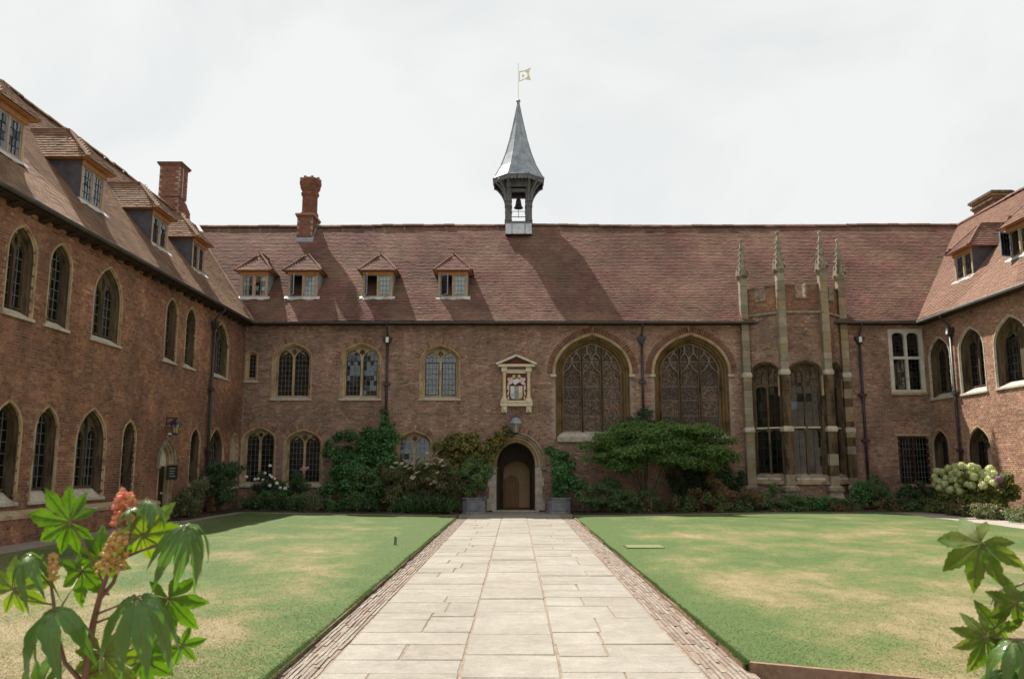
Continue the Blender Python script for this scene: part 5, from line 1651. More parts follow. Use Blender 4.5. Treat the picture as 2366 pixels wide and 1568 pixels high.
# achievement: shield of six coats, helm, mantling, crest
def shield(x0, x1, z0, z1):
    c, w = (x0 + x1) / 2, (x1 - x0) / 2
    return [(x0, z1), (x1, z1), (x1, z0 + (z1 - z0) * .3), (c + w * .8, z0 + (z1 - z0) * .08), (c, z0), (c - w * .8, z0 + (z1 - z0) * .08), (x0, z0 + (z1 - z0) * .3)]
so = shield(SKX - .25, SKX + .25, 4.12, 4.66)
MB().prism(so, -.075, -.03).build('shield', 'stone_grey', ca)
si = shield(SKX - .225, SKX + .225, 4.15, 4.645)
for i in range(3):
    for j in range(2):
        q = clip([(SKX - .225 + i * .15 + .004, 4.14 + j * .255), (SKX - .225 + (i + 1) * .15 - .004, 4.14 + j * .255), (SKX - .225 + (i + 1) * .15 - .004, 4.14 + (j + 1) * .255 - .006), (SKX - .225 + i * .15 + .004, 4.14 + (j + 1) * .255 - .006)], si[::-1])
        MB().prism(q, -.092, -.07).build('shield_quarter', [['silver', 'azure', 'plaque'], ['silver', 'azure', 'gold']][1 - j][i], ca)
        for t in range(3):
            xx, zz_ = SKX - .225 + i * .15 + .035 + t * .035, 4.17 + j * .255 + .03
            if (i + j) % 2 == 0:
                MB().box(xx, xx + .016, -.098, -.09, zz_ + .02, zz_ + .17).build('charge', 'azure' if i == 0 else 'gold', ca)
MB().prism([(SKX - .16, 4.86), (SKX + .02, 4.94), (SKX + .18, 4.84), (SKX + .06, 4.76), (SKX - .06, 4.68), (SKX - .12, 4.74)], -.14, -.03).build('helm', 'silver', ca)
for s in (-1, 1):
    for q in ([(.08, 4.88), (.18, 4.99), (.24, 4.95), (.33, 4.97), (.34, 4.86), (.28, 4.80), (.34, 4.76), (.32, 4.66), (.20, 4.72), (.12, 4.78)],
              [(.27, 4.64), (.34, 4.70), (.36, 4.55), (.30, 4.48), (.34, 4.40), (.35, 4.28), (.29, 4.34), (.275, 4.46)],
              [(.28, 4.30), (.33, 4.24), (.34, 4.12), (.27, 4.14)]):
        MB().prism([(SKX + s * p[0], p[1]) for p in q], -.10, -.03).build('mantling', 'pink' if q[0][1] > 4.5 else 'skin', ca)
    MB().lathe((SKX + s * .10, -.09, 5.0), [(.001, -.07), (.055, -.05), (.065, 0), (.05, .06), (.001, .08)], 10).build('crest_figure', 'skin', ca)
MB().box(SKX - .06, SKX + .06, -.1, -.03, 4.95, 5.08).build('crest_stem', 'stone_dark', ca)


# ------------------------------------------------------------------ ground, paths, lawns
def gz(x):
    return 0.11 * np.clip((np.abs(x) - 1.9) / 7.0, 0, 1)


def sheet(name, mat, xs, ys, zf, parent=None, kind='structure', edge=0.0, jit=0.0, slant=0.0):
    X, Y = np.meshgrid(xs, ys, indexing='ij')
    if slant:
        Y = ys[-1] - (ys[-1] - Y) * (ys[-1] - ys[0] + slant * (X - xs[0])) / (ys[-1] - ys[0])
    Z = zf(X, Y) + (rng.normal(0, jit, X.shape) if jit else 0)
    nx, ny = X.shape
    V = np.stack([X, Y, Z], -1).reshape(-1, 3)
    i, j = np.meshgrid(np.arange(nx - 1), np.arange(ny - 1), indexing='ij')
    a = (i * ny + j).ravel()
    F = np.stack([a, a + ny, a + ny + 1, a + 1], 1)
    if edge:
        loop = [(k, 0) for k in range(nx)] + [(nx - 1, k) for k in range(1, ny)] + [(k, ny - 1) for k in range(nx - 2, -1, -1)] + [(0, k) for k in range(ny - 2, 0, -1)]
        ids = np.array([q[0] * ny + q[1] for q in loop])
        lo = V[ids].copy()
        lo[:, 2] -= edge
        b = len(V)
        V = np.concatenate([V, lo])
        n = len(ids)
        F = np.concatenate([F, np.stack([ids, np.roll(ids, -1), b + (np.arange(n) + 1) % n, b + np.arange(n)], 1)])
    me = np_mesh(name, V, F)
    return put(name, me, mat, parent, None, kind)


g = MB().add([(-900, -900, -.06), (900, -900, -.06), (900, 900, -.06), (-900, 900, -.06)], [(0, 1, 2, 3)]).build('ground', 'gravel')
tag(g, 'gravelly earth under the court', None, None, 'structure')
tag(sheet('walkway', 'gravel', np.linspace(-10.3, 15.55, 90), np.linspace(-3.45, 0.0, 6), lambda x, y: gz(x) - 0.002), 'grey walk along the foot of the hall')
tag(sheet('walkway', 'gravel', np.linspace(-10.3, -8.9, 5), np.linspace(-34, -3.45, 12), lambda x, y: gz(x) - 0.002), 'shaded walk beside the left building')
tag(sheet('walkway', 'walk_sunlit', np.linspace(12.35, 14.3, 5), np.linspace(-34, -3.45, 12), lambda x, y: gz(x) - 0.002), 'sunny pale walk between lawn and hydrangea bed')
path = MB().add([(-1.92, -36, .002), (1.92, -36, .002), (1.92, -.25, .002), (-1.92, -.25, .002)], [(0, 1, 2, 3)]).build('path', 'joint')
tag(path, 'pale flagstone path leading to the doorway', None, None, 'structure')


def flag(x0, x1, y0, y1):
    g_ = random.uniform(.006, .013)
    x0 += g_ * random.uniform(.5, 1.4)
    x1 -= g_ * random.uniform(.5, 1.4)
    y0 += g_ * .6
    y1 -= g_ * .6
    t = 0.012 + random.uniform(-.004, .004)
    ch = .007
    tx, ty = random.gauss(0, .0025), random.gauss(0, .0025)
    j = lambda: random.uniform(-.006, .006)
    o = [(x0 + j(), y0 + j()), (x1 + j(), y0 + j()), (x1 + j(), y1 + j()), (x0 + j(), y1 + j())]
    cxx, cyy = (x0 + x1) / 2, (y0 + y1) / 2
    hz = lambda p: t + (p[0] - cxx) * tx + (p[1] - cyy) * ty
    rings = [[(p[0], p[1], -.03) for p in o], [(p[0], p[1], hz(p) - ch) for p in o], [(p[0] + (ch if p[0] < cxx else -ch), p[1] + (ch if p[1] < cyy else -ch), hz(p)) for p in o]]
    b = MB().loft(rings, True)
    b.f.append((8, 9, 10, 11))
    b.build('flagstone', 'flag', path)


y = -35.0
while y < -0.3:
    h = random.uniform(.55, 1.05)
    flag(-.44, .36, y, min(y + h, -.26))
    y += h
for a, b_ in ((-1.555, -.445), (.365, 1.50)):
    y = -35.0
    while y < -0.3:
        h = random.uniform(.42, .8)
        y1 = min(y + h, -.26)
        if random.random() < .42:
            flag(a, b_, y, y1)
        elif random.random() < .75:
            m = a + (b_ - a) * random.uniform(.3, .7)
            flag(a, m, y, y1)
            flag(m, b_, y, y1)
        else:
            m = a + (b_ - a) * random.uniform(.35, .65)
            ym = y + (y1 - y) * random.uniform(.4, .6)
            flag(a, m, y, y1)
            flag(m, b_, y, ym)
            flag(m, b_, ym, y1)
        y += h
# thin pavers on edge beside the flags
C, A = [], []
for s, x0, x1 in ((-1, -1.865, -1.565), (1, 1.51, 1.865)):
    nrow = 7 if s < 0 else 8
    pw = (x1 - x0) / nrow
    for r_ in range(nrow):
        y = -30.0 + random.uniform(0, .2)
        while y < -3.4:
            l = random.uniform(.24, .42)
            if random.random() > .012:
                C.append((x0 + (r_ + .5) * pw + random.gauss(0, .002), y + l / 2, -.010 + random.gauss(0, .003)))
                A.append(((pw / 2 - .0065, random.gauss(0, .0006), 0), (random.gauss(0, .0015), l / 2 - .003, random.gauss(0, .001)), (0, 0, .022)))
            y += l
C, A = np.array(C), np.array(A)
dist = np.linalg.norm(C - np.array(CAM), axis=1)
vis = np.array([frame_world(p) for p in C])
order = np.argsort(np.where(vis, dist, 1e9))
sel = np.zeros(len(C), bool)
sel[order[:300]] = True
for i in np.nonzero(sel)[0]:
    piece('paver', 'paver', path, C[i], A[i])
put('paver_rows', boxes_mesh('paver_rows', C[~sel], A[~sel], skip=(0,)), 'paver', path, None, 'stuff')

LAWNS = []
for x0, x1, y0, y1, lab in ((-8.95, -1.89, -24.6, -3.42, 'parched green lawn left of the path'), (1.89, 12.4, -23.98, -3.42, 'parched green lawn right of the path')):
    xs, ys = np.linspace(x0, x1, 60), np.linspace(y0, y1, 120)
    zf = lambda x, y: gz(x) + 0.045 + 0.012 * np.sin(x * 1.3 + y * .7) * np.sin(y * .9) + .006 * np.sin(3.1 * x) * np.sin(2.7 * y + 1)
    slant = 0.44 if x0 > 0 else 0.0
    lw_ = sheet('lawn', 'lawn', xs, ys, zf, edge=.09, slant=slant)
    tag(lw_, lab)
    LAWNS.append(lw_)
    # blades of mown grass, denser close to the viewer
    n = 170000
    d = 1 / np.sqrt(rng.uniform(1 / 30.0 ** 2, 1 / 5.0 ** 2, n))
    yy = -31 + d
    xx = rng.uniform(x0, x1, n)
    ok = (yy > y0 - slant * (xx - x0) - .005) & (yy < y1)
    xx, yy = xx[ok], yy[ok]
    # ragged fringe along the path side and the front
    ne = 12000
    xe = np.full(ne, x1 if x0 < 0 else x0) + rng.normal(0, .016, ne)
    ye = y0 + (y1 - y0) * rng.uniform(0, 1, ne) ** 1.6
    xx, yy = np.concatenate([xx, xe]), np.concatenate([yy, ye])
    n = len(xx)
    zz = zf(xx, yy)
    h = rng.uniform(.004, .011, n)
    h[-ne:] = rng.uniform(.008, .026, ne)
    az = rng.uniform(0, 2 * math.pi, n)
    wv = rng.uniform(.003, .006, n)
    lean = rng.normal(0, .02, (n, 2))
    V = np.zeros((n, 3, 3))
    V[:, 0] = np.stack([xx - np.cos(az) * wv, yy - np.sin(az) * wv, zz - .002], 1)
    V[:, 1] = np.stack([xx + np.cos(az) * wv, yy + np.sin(az) * wv, zz - .002], 1)
    V[:, 2] = np.stack([xx + lean[:, 0], yy + lean[:, 1], zz + h], 1)
    put('grass_blades', np_mesh('grass_blades', V.reshape(-1, 3), np.arange(n * 3).reshape(-1, 3)), 'blade', lw_, None, 'stuff')
# edging boards
y = -24.6
while y < -3.45:
    l = random.uniform(1.0, 1.9)
    y1 = min(y + l, -3.44)
    dx, dx2 = random.gauss(0, .008), random.gauss(0, .008)
    for s, mat, th, lf in ((-1, 'edge_soil', .022, LAWNS[0]), (1, 'edge_wood', .026, LAWNS[1])):
        if s > 0 and (y1 < -23.9 or -14.9 < (y + y1) / 2 < -13.6):
            continue
        ya = max(y, -23.97) if s > 0 else y
        xa = s * 1.883
        b = MB().add([(xa + dx, ya + .01, -.02), (xa + dx2, y1 - .01, -.02), (xa + dx2 - s * th, y1 - .01, -.02), (xa + dx - s * th, ya + .01, -.02),
                      (xa + dx, ya + .01, .05 + random.gauss(0, .006)), (xa + dx2, y1 - .01, .05 + random.gauss(0, .006)), (xa + dx2 - s * th, y1 - .01, .052), (xa + dx - s * th, ya + .01, .052)],
                     [(4, 5, 6, 7), (0, 1, 5, 4), (2, 3, 7, 6), (1, 2, 6, 5), (3, 0, 4, 7)])
        b.build('edging_board', mat, lf)
    y = y1
for x in np.arange(1.9, 12, 1.45):
    a_, b_ = Vector((x, -24.0 - .44 * (x - 1.89), .02)), Vector((x + 1.43, -24.0 - .44 * (x + 1.43 - 1.89), .02))
    MB().bar(a_, b_, .05, .12 + .006 * random.random()).build('edging_board', 'edge_wood', LAWNS[1])
# beds of dark soil
for x0, x1, y0, y1, lab in ((-10.28, -1.95, -2.25, -.02, 'dark soil of the bed left of the doorway'), (2.0, 15.5, -2.25, -.02, 'dark soil of the bed right of the doorway'),
                            (14.15, 15.52, -14, -2.26, 'dark soil under the hydrangeas'), (-10.28, -9.6, -7.0, -2.26, 'dark soil at the foot of the left building')):
    tag(sheet('flower_bed', 'soil', np.linspace(x0, x1, 40), np.linspace(y0, y1, 24), lambda x, y: gz(x) + .03, edge=.08, jit=.018), lab)

# ------------------------------------------------------------------ planting
def leaves(P, N, size, aspect, r, curl=0.25, tipdir=None):
    """folded pointed leaves at P with normals N: returns verts, tris"""
    n = len(P)
    N = N / np.linalg.norm(N, axis=1, keepdims=True)
    t = r.normal(0, 1, (n, 3))
    if tipdir is not None:
        t = t * .6 + tipdir
    t -= N * (t * N).sum(1, keepdims=True)
    t /= np.linalg.norm(t, axis=1, keepdims=True) + 1e-9
    s = np.cross(N, t)
    L = size * r.uniform(.6, 1.35, n)[:, None]
    W = L * aspect
    V = np.stack([P, P + t * L * .45 + s * W * .5 + N * L * curl * .25, P + t * L - N * L * curl * .4, P + t * L * .45 - s * W * .5 + N * L * curl * .25], 1)
    F = np.array([(0, 1, 2), (0, 2, 3)])[None] + (np.arange(n) * 4)[:, None, None]
    return V.reshape(-1, 3), F.reshape(-1, 3)


def cloud(blobs, n, r, shell=0.5, up=0.5):
    B = np.array([b[:6] for b in blobs], float)
    w = B[:, 3] * B[:, 5] + B[:, 3] * B[:, 4] * .5
    k = r.choice(len(B), n, p=w / w.sum())
    d = r.normal(0, 1, (n, 3))
    d /= np.linalg.norm(d, axis=1, keepdims=True)
    rad = r.uniform(0, 1, n) ** shell
    lump = 1 + .22 * np.sin(d[:, 0] * 5 + k * 1.7) * np.sin(d[:, 2] * 6 + k) + .12 * np.sin(d[:, 1] * 11 + d[:, 0] * 9)
    P = B[k, :3] + d * B[k, 3:6] * (rad * lump)[:, None]
    N = d + r.normal(0, .45, (n, 3)) + np.array([0, -.25, up])
    return P, N


def foliage(parent, blobs, n, size, mat, aspect=.5, seed=1, shell=.42, up=.5, name='foliage', zmin=None, ymax=-.03, curl=.25, hang=None, clump=True):
    r = np.random.default_rng(seed)
    if clump:
        sub_ = []
        for b in blobs:
            k = int(5 + 9 * max(b[3], b[5]))
            for _ in range(k):
                d = r.normal(0, 1, 3)
                d /= np.linalg.norm(d)
                q = r.uniform(.45, .95)
                f = r.uniform(.26, .5)
                sub_.append((b[0] + d[0] * b[3] * q, b[1] + d[1] * b[4] * q, b[2] + d[2] * b[5] * q, b[3] * f, b[4] * f * 1.2, b[5] * f * .9))
        blobs = sub_
    P, N = cloud(blobs, n, r, shell, up)
    ok = P[:, 1] < ymax if ymax is not None else np.ones(n, bool)
    if zmin is not None:
        ok &= P[:, 2] > zmin
    P, N = P[ok], N[ok]
    V, F = leaves(P, N, size, aspect, r, curl, None if hang is None else np.array(hang))
    return put(name, np_mesh(name, V, F), mat, parent, None, 'stuff')


def stems(parent, base, tops, r0=.02, mat='bark', name='stem'):
    for t in tops:
        b, t = Vector(base), Vector(t)
        m = b.lerp(t, .5) + Vector((random.uniform(-.08, .08), random.uniform(-.05, .05), .08))
        MB().tube([b, b.lerp(m, .55), m, t], [r0, r0 * .85, r0 * .65, r0 * .35], 6).build(name, mat, parent, True)


def shrub(name, label, cat, base, blobs, n, size, mat, seed, aspect=.5, stem=5, group=None, extra=None, **kw):
    o = tag(empty(name), label, cat, group)
    foliage(o, blobs, n, size, mat, aspect, seed, **kw)
    random.seed(seed)
    tops = [random.choice(blobs) for _ in range(stem)]
    stems(o, base, [(t[0] + random.uniform(-.4, .4) * t[3], t[1] + random.uniform(-.3, .3) * t[4], t[2] + random.uniform(-.2, .5) * t[5]) for t in tops])
    return o


SH = 'shrubs along the foot of the walls'
shrub('shrub', 'dark rounded shrub against the left building beside its doorway', 'shrub', (-9.85, -5.9, .1),
      [(-9.8, -5.9, .75, .42, .85, .6), (-9.75, -6.3, .55, .4, .5, .45), (-9.8, -5.3, .9, .4, .45, .45)], 5200, .075, 'leaf_olive', 21, ymax=None, group=SH)
shrub('rose_bush', 'tall dark rose bush filling the left corner by the blank niche', 'shrub', (-9.8, -3.4, .1),
      [(-9.8, -3.9, 1.5, .45, .5, .42), (-9.8, -3.2, 1.35, .5, .6, .45), (-9.85, -2.3, 1.45, .5, .5, .4), (-9.75, -3.3, .75, .42, .8, .45)], 6200, .085, 'leaf_dark', 22, ymax=None, stem=9, group=SH)


def rose_mesh(name, mat):
    b = MB()
    r = random.Random(4)
    for k in range(22):
        a, e = r.uniform(0, 6.28), r.uniform(-.5, 1.3)
        d = Vector((math.cos(a) * math.cos(e), math.sin(a) * math.cos(e), math.sin(e)))
        t = d.orthogonal().normalized()
        s = d.cross(t)
        p = d * .045
        w = .034
        b.add([p - t * w, p + s * w + d * .008, p + t * w, p - s * w + d * .008], [(0, 1, 2, 3)])
    b.lathe((0, 0, 0), [(.001, -.045), (.04, -.02), (.046, .015), (.03, .04), (.001, .05)], 8)
    m = b.mesh(name)
    m.materials.append(MT[mat])
    return m


RW, RP = rose_mesh('white_rose', 'flower_white'), rose_mesh('pink_rose', 'flower_pink')
o = shrub('rose_bush', 'rose bush with white blooms under the first ground-floor window', 'shrub', (-8.95, -.8, .1),
          [(-8.95, -.9, 1.12, .42, .35, .42), (-9.25, -.8, .85, .35, .3, .3), (-8.6, -.9, .95, .35, .3, .35)], 3400, .07, 'leaf_dark', 23, group=SH)
for x, z in ((-8.78, 1.68), (-8.95, 1.42), (-8.78, 1.35), (-8.70, 1.28), (-9.18, 1.22), (-9.0, 1.18), (-8.6, 1.22), (-8.78, .98), (-9.3, 1.2), (-8.4, .9), (-8.2, .88), (-8.95, .68), (-8.52, 1.06), (-9.62, 1.28)):
    q = put('flower', RW, None, o)
    q.location = (x, -1.27 + random.uniform(-.05, .06), z)
    q.rotation_euler = (random.uniform(.3, 1.3), random.uniform(-.5, .5), random.uniform(0, 6))
    q.scale = [random.uniform(.8, 1.25)] * 3
o = shrub('rose_bush', 'rose bush with pink blooms before the second ground-floor window', 'shrub', (-7.95, -.8, .1),
          [(-7.95, -.9, 1.2, .42, .35, .4), (-8.2, -.85, .85, .35, .3, .35), (-7.65, -.85, .95, .3, .3, .35)], 3200, .07, 'leaf_dark', 24, group=SH)
for x, z in ((-7.62, 1.62), (-7.55, 1.56), (-7.48, 1.60), (-7.68, 1.55), (-7.6, 1.5)):
    q = put('flower', RP, None, o)
    q.location = (x, -1.1, z)
    q.rotation_euler = (random.uniform(.3, 1.3), 0, random.uniform(0, 6))
# big green climber
o = shrub('climbing_plant', 'large green climber covering the wall and running up the downpipe', 'climber', (-5.6, -.3, .1),
          [(-5.9, -.45, 2.2, .95, .42, .75), (-4.9, -.42, 2.45, .75, .4, .6), (-6.5, -.5, 1.7, .55, .4, .6), (-5.4, -.75, 1.55, .95, .5, .55), (-4.6, -.55, 1.75, .6, .4, .5), (-6.35, -.35, 2.75, .35, .22, .3), (-5.3, -.3, 2.85, .6, .25, .25), (-6.3, -.9, 1.0, .7, .5, .6), (-5.2, -1.0, .95, .8, .5, .6), (-6.75, -.5, 2.2, .3, .3, .5)],
          19000, .12, 'leaf_green', 25, .55, 7)
foliage(o, [(-4.85, -.18, 3.25, .22, .16, .3), (-4.9, -.16, 3.6, .15, .12, .22), (-4.68, -.16, 3.1, .25, .14, .2)], 900, .09, 'leaf_green', .55, 26)
foliage(o, [(-5.5, -.95, 1.3, .8, .35, .35), (-4.8, -.95, 1.1, .5, .35, .3)], 2200, .16, 'leaf_mid', .42, 27)
# lacecap shrub
o = shrub('flowering_shrub', 'olive-green shrub dotted with flat cream flower heads', 'shrub', (-3.3, -1.2, .1),
          [(-3.4, -1.3, 1.45, .85, .5, .55), (-4.1, -1.3, 1.2, .5, .45, .4), (-2.7, -1.25, 1.6, .55, .45, .45), (-3.3, -1.4, .85, .85, .45, .55), (-4.5, -1.2, 1.1, .5, .45, .6), (-2.2, -1.2, 1.2, .5, .4, .6), (-4.2, -1.4, .8, .5, .45, .5), (-2.6, -1.4, .9, .45, .4, .5)], 14500, .13, 'leaf_olive', 28, .3, 8, hang=(0, -.3, -.9), group=SH)
lc_ = MB()
r_ = random.Random(5)
for k in range(34):
    a, q = r_.uniform(0, 6.28), math.sqrt(r_.random()) * .095
    x, y, z = q * math.cos(a), q * math.sin(a), .02 - q * q * 2 + r_.uniform(-.008, .008)
    w = .017
    lc_.add([(x - w, y - w, z), (x + w, y - w, z + r_.uniform(-.006, .006)), (x + w, y + w, z), (x - w, y + w, z + r_.uniform(-.006, .006))], [(0, 1, 2, 3)])
lc_.lathe((0, 0, 0), [(.001, -.02), (.06, 0), (.08, .008), (.001, .016)], 8)
lcm = lc_.mesh('flower_head')
lcm.materials.append(MT['flower_cream'])
random.seed(91)
heads = [(-4.32, 1.62), (-4.12, 1.64), (-4.2, 1.78), (-4.0, 1.76), (-3.85, 1.66), (-3.78, 1.72), (-3.7, 1.6), (-3.55, 1.58), (-3.62, 1.74), (-3.5, 1.98), (-3.42, 2.06), (-3.35, 1.96), (-3.3, 1.86), (-3.2, 1.76),
         (-3.12, 2.12), (-3.0, 2.0), (-2.95, 2.1), (-2.85, 2.04), (-2.78, 2.12), (-3.05, 1.9), (-2.9, 1.92), (-2.8, 1.96), (-2.7, 1.9), (-2.62, 1.84), (-2.5, 1.8), (-2.42, 1.74), (-2.52, 1.68), (-2.68, 1.72),
         (-3.1, 1.74), (-2.98, 1.72), (-2.85, 1.74), (-3.12, 1.62), (-3.45, 1.44), (-3.6, 1.28), (-3.72, 1.16), (-2.75, 1.44), (-3.05, 1.2), (-2.95, 1.06), (-2.82, 1.12), (-3.9, 1.86)]
for x, z in heads:
    q = put('flower_head', lcm, None, o)
    q.location = (x, -1.86 + .22 * abs(z - 1.5) + random.uniform(-.06, .06), z)
    q.rotation_euler = (random.uniform(.2, .7), random.uniform(-.3, .3), random.uniform(0, 6))
    q.scale = [random.uniform(.85, 1.25)] * 3
# turning vine
shrub('climbing_vine', 'vine with yellow and orange turning leaves beside the door arch', 'climber', (-1.9, -.2, .1),
      [(-2.4, -.3, 2.35, .65, .25, .5), (-1.6, -.28, 2.3, .6, .24, .42), (-.85, -.24, 2.35, .45, .2, .38), (-.55, -.2, 2.75, .35, .16, .28), (-1.9, -.3, 2.75, .5, .2, .25), (-1.1, -.3, 1.9, .35, .2, .3), (-.35, -.2, 2.95, .25, .14, .22), (-.75, -.22, 2.6, .3, .16, .3), (-2.2, -.4, 1.75, .5, .25, .35)], 8600, .11, 'leaf_autumn', 30, .7, 5)


# planters
def planter(cx, cy, label, w=.80, h=.57):
    o = MB()
    x0, x1, y0, y1 = cx - w / 2, cx + w / 2, cy - w / 2, cy + w / 2
    ch = .16
    ring = lambda e, z: [(x0 - e + ch, y0 - e, z), (x1 + e - ch, y0 - e, z), (x1 + e, y0 - e + ch, z), (x1 + e, y1 + e - ch, z), (x1 + e - ch, y1 + e, z), (x0 - e + ch, y1 + e, z), (x0 - e, y1 + e - ch, z), (x0 - e, y0 - e + ch, z)]
    o.loft([ring(.02, 0.0), ring(.02, .06), ring(0, .08), ring(.0, h - .08), ring(.025, h - .05), ring(.03, h), ring(-.04, h), ring(-.05, h - .09)], True)
    o = o.build('planter', 'planter', None)
    tag(o, label, 'planter', 'lead planters flanking the doorway')
    MB().plate([(x0 + ch + .02, .12), (x0 + ch + .02, h - .12), (x1 - ch - .02, h - .12), (x1 - ch - .02, .12)], [[(x0 + ch + .05, .15), (x0 + ch + .05, h - .15), (x1 - ch - .05, h - .15), (x1 - ch - .05, .15)]], y0 - .018, y0 + .002, back=True).build('raised_panel', 'planter', o)
    MB().add([(x0 + .04, y0 + .05, h - .08), (x1 - .04, y0 + .05, h - .08), (x1 - .04, y1 - .05, h - .08), (x0 + .04, y1 - .05, h - .08)], [(0, 1, 2, 3)]).build('planter_soil', 'soil', o)
    return o


planter(-1.47, -1.15, 'dull grey lead planter left of the doorway')
planter(1.53, -1.15, 'grey lead planter with raised panel right of the doorway')
shrub('potted_shrub', 'round leafy shrub growing in the left planter', 'shrub', (-1.47, -1.15, .5),
      [(-1.45, -1.2, 1.35, .60, .5, .62), (-1.55, -1.2, 1.85, .42, .38, .32), (-1.3, -1.25, .9, .45, .42, .35), (-1.75, -1.15, 1.3, .45, .42, .5), (-1.2, -1.15, 1.6, .4, .36, .4)], 8600, .085, 'leaf_mid', 32, .5, 6)
shrub('potted_shrub', 'tall loose shrub growing in the right planter', 'shrub', (1.53, -1.15, .5),
      [(1.62, -1.15, 1.25, .42, .4, .5), (1.68, -1.1, 1.85, .42, .36, .38), (1.75, -1.15, .85, .4, .4, .3), (1.3, -.8, 2.2, .28, .2, .16), (1.9, -1.0, 1.5, .4, .35, .45), (1.6, -1.2, 1.5, .45, .4, .5), (2.0, -1.2, 1.1, .45, .4, .45)], 9000, .095, 'leaf_green', 33, .6, 6)
# maple
ac = tag(empty('maple_tree'), 'spreading maple with flat layered green foliage under the tracery windows', 'tree')
random.seed(77)
tiers = [(3.3, -1.35, 2.55, 1.0, .7, .16), (4.4, -1.5, 2.85, 1.35, .8, .17), (5.7, -1.5, 2.95, 1.35, .8, .17), (6.9, -1.3, 2.75, .95, .6, .16), (6.6, -1.3, 3.05, .7, .5, .10), (3.9, -1.6, 2.25, 1.15, .8, .17), (5.2, -1.75, 2.45, 1.4, .8, .17), (6.5, -1.55, 2.3, 1.15, .7, .17),
         (3.4, -1.6, 1.95, .8, .6, .14), (4.7, -1.85, 2.05, 1.2, .7, .15), (6.0, -1.7, 1.95, .9, .6, .14), (4.0, -1.7, 1.68, .65, .5, .12), (7.3, -1.3, 2.05, .7, .5, .13), (5.1, -1.2, 3.15, .9, .5, .12), (3.5, -1.0, 2.8, .7, .5, .13), (2.9, -1.4, 2.05, .6, .5, .12), (3.6, -1.8, 1.75, .7, .5, .13), (6.7, -1.6, 1.75, .8, .5, .13), (5.4, -1.9, 1.85, .9, .5, .12), (3.2, -1.3, 2.25, .6, .5, .12), (4.9, -1.3, 2.7, 1.5, .7, .2), (6.0, -1.3, 2.6, 1.3, .7, .2), (3.7, -1.2, 2.5, 1.0, .6, .2), (6.9, -1.4, 2.5, .9, .6, .18), (5.0, -1.5, 2.25, 1.3, .7, .18), (5.0, -1.1, 3.05, 1.6, .5, .2), (6.3, -1.2, 2.85, 1.1, .6, .2), (4.1, -1.4, 2.7, 1.1, .6, .22), (6.9, -1.5, 2.15, .9, .5, .2), (4.2, -1.6, 2.0, 1.0, .6, .18)]
sub = []
for t in tiers:
    for k in range(7):
        a = random.uniform(0, 6.28)
        q = random.uniform(.3, .85)
        sub.append((t[0] + t[3] * q * math.cos(a), t[1] + t[4] * q * math.sin(a), t[2] + random.uniform(-.10, .10) - .16 * q * q, t[3] * .48, t[4] * .5, t[5] * random.uniform(.7, 1.4)))
foliage(ac, sub, 70000, .088, 'leaf_acer', .55, 34, .5, 1.3, 'crown', curl=.35, clump=False)
tr = MB()
for dx, t in ((0, (4.35, -1.6, 2.0)), (.06, (5.4, -1.7, 2.2)), (-.05, (3.9, -1.5, 2.0)), (.1, (5.9, -1.5, 2.6)), (-.02, (4.7, -1.3, 2.7)), (.04, (5.1, -1.85, 1.9))):
    b0 = Vector((4.62 + dx, -1.45, .08))
    t = Vector(t)
    m = b0.lerp(t, .5) + Vector((0, 0, .12))
    tr.tube([b0, b0.lerp(m, .5) + Vector((0, 0, .06)), m, t], [.042, .034, .026, .012], 7)
tr.build('trunk', 'bark', ac, True)
for t in sub[::4]:
    stems(ac, (t[0] * .55 + 4.9 * .45, -1.45, t[2] - .25), [(t[0], t[1], t[2])], .011, 'bark', 'branch')
shrub('climbing_plant', 'dark climber on the downpipe between the tracery windows', 'climber', (4.8, -.15, .1),
      [(4.6, -.28, 3.25, .55, .2, .3), (4.85, -.24, 3.6, .35, .16, .22), (4.3, -.3, 3.05, .5, .22, .25), (5.1, -.26, 3.2, .4, .2, .25)], 2600, .09, 'leaf_dark', 35, .5, 4)
shrub('shrub', 'low mounded green shrub beside the right planter', 'shrub', (3.0, -1.6, .1),
      [(2.6, -1.5, .65, .5, .45, .42), (3.3, -1.65, .6, .55, .45, .4), (4.0, -1.7, .5, .5, .4, .35), (2.35, -1.2, 1.0, .3, .3, .25), (3.2, -1.3, .9, .6, .4, .35), (4.6, -1.4, .45, .5, .4, .35)], 8000, .085, 'leaf_mid', 36, .5, 6, group=SH)
shrub('shrub', 'tall shadowy shrub against the wall behind the right side of the maple', 'shrub', (7.1, -.5, .1),
      [(6.5, -.5, 1.2, .6, .35, .75), (7.3, -.5, 1.5, .65, .35, .6), (7.9, -.45, 1.9, .4, .3, .35), (7.0, -.6, 2.3, .6, .35, .35), (8.1, -.5, 1.1, .35, .3, .5), (6.0, -.5, 1.0, .5, .3, .6), (6.2, -.5, 1.9, .6, .3, .5), (7.4, -.6, .8, .6, .35, .5)], 10500, .1, 'leaf_dark', 37, .5, 6, group=SH)
shrub('shrub', 'bronze and red tinted shrub in front of the bay', 'shrub', (7.2, -1.6, .1),
      [(6.9, -1.6, .75, .6, .45, .6), (7.6, -1.6, .65, .55, .45, .5), (6.4, -1.6, .5, .45, .4, .42), (8.3, -1.6, .5, .5, .4, .36), (7.0, -1.5, 1.25, .3, .3, .25)], 7000, .085, 'leaf_red', 38, .5, 6, group=SH)
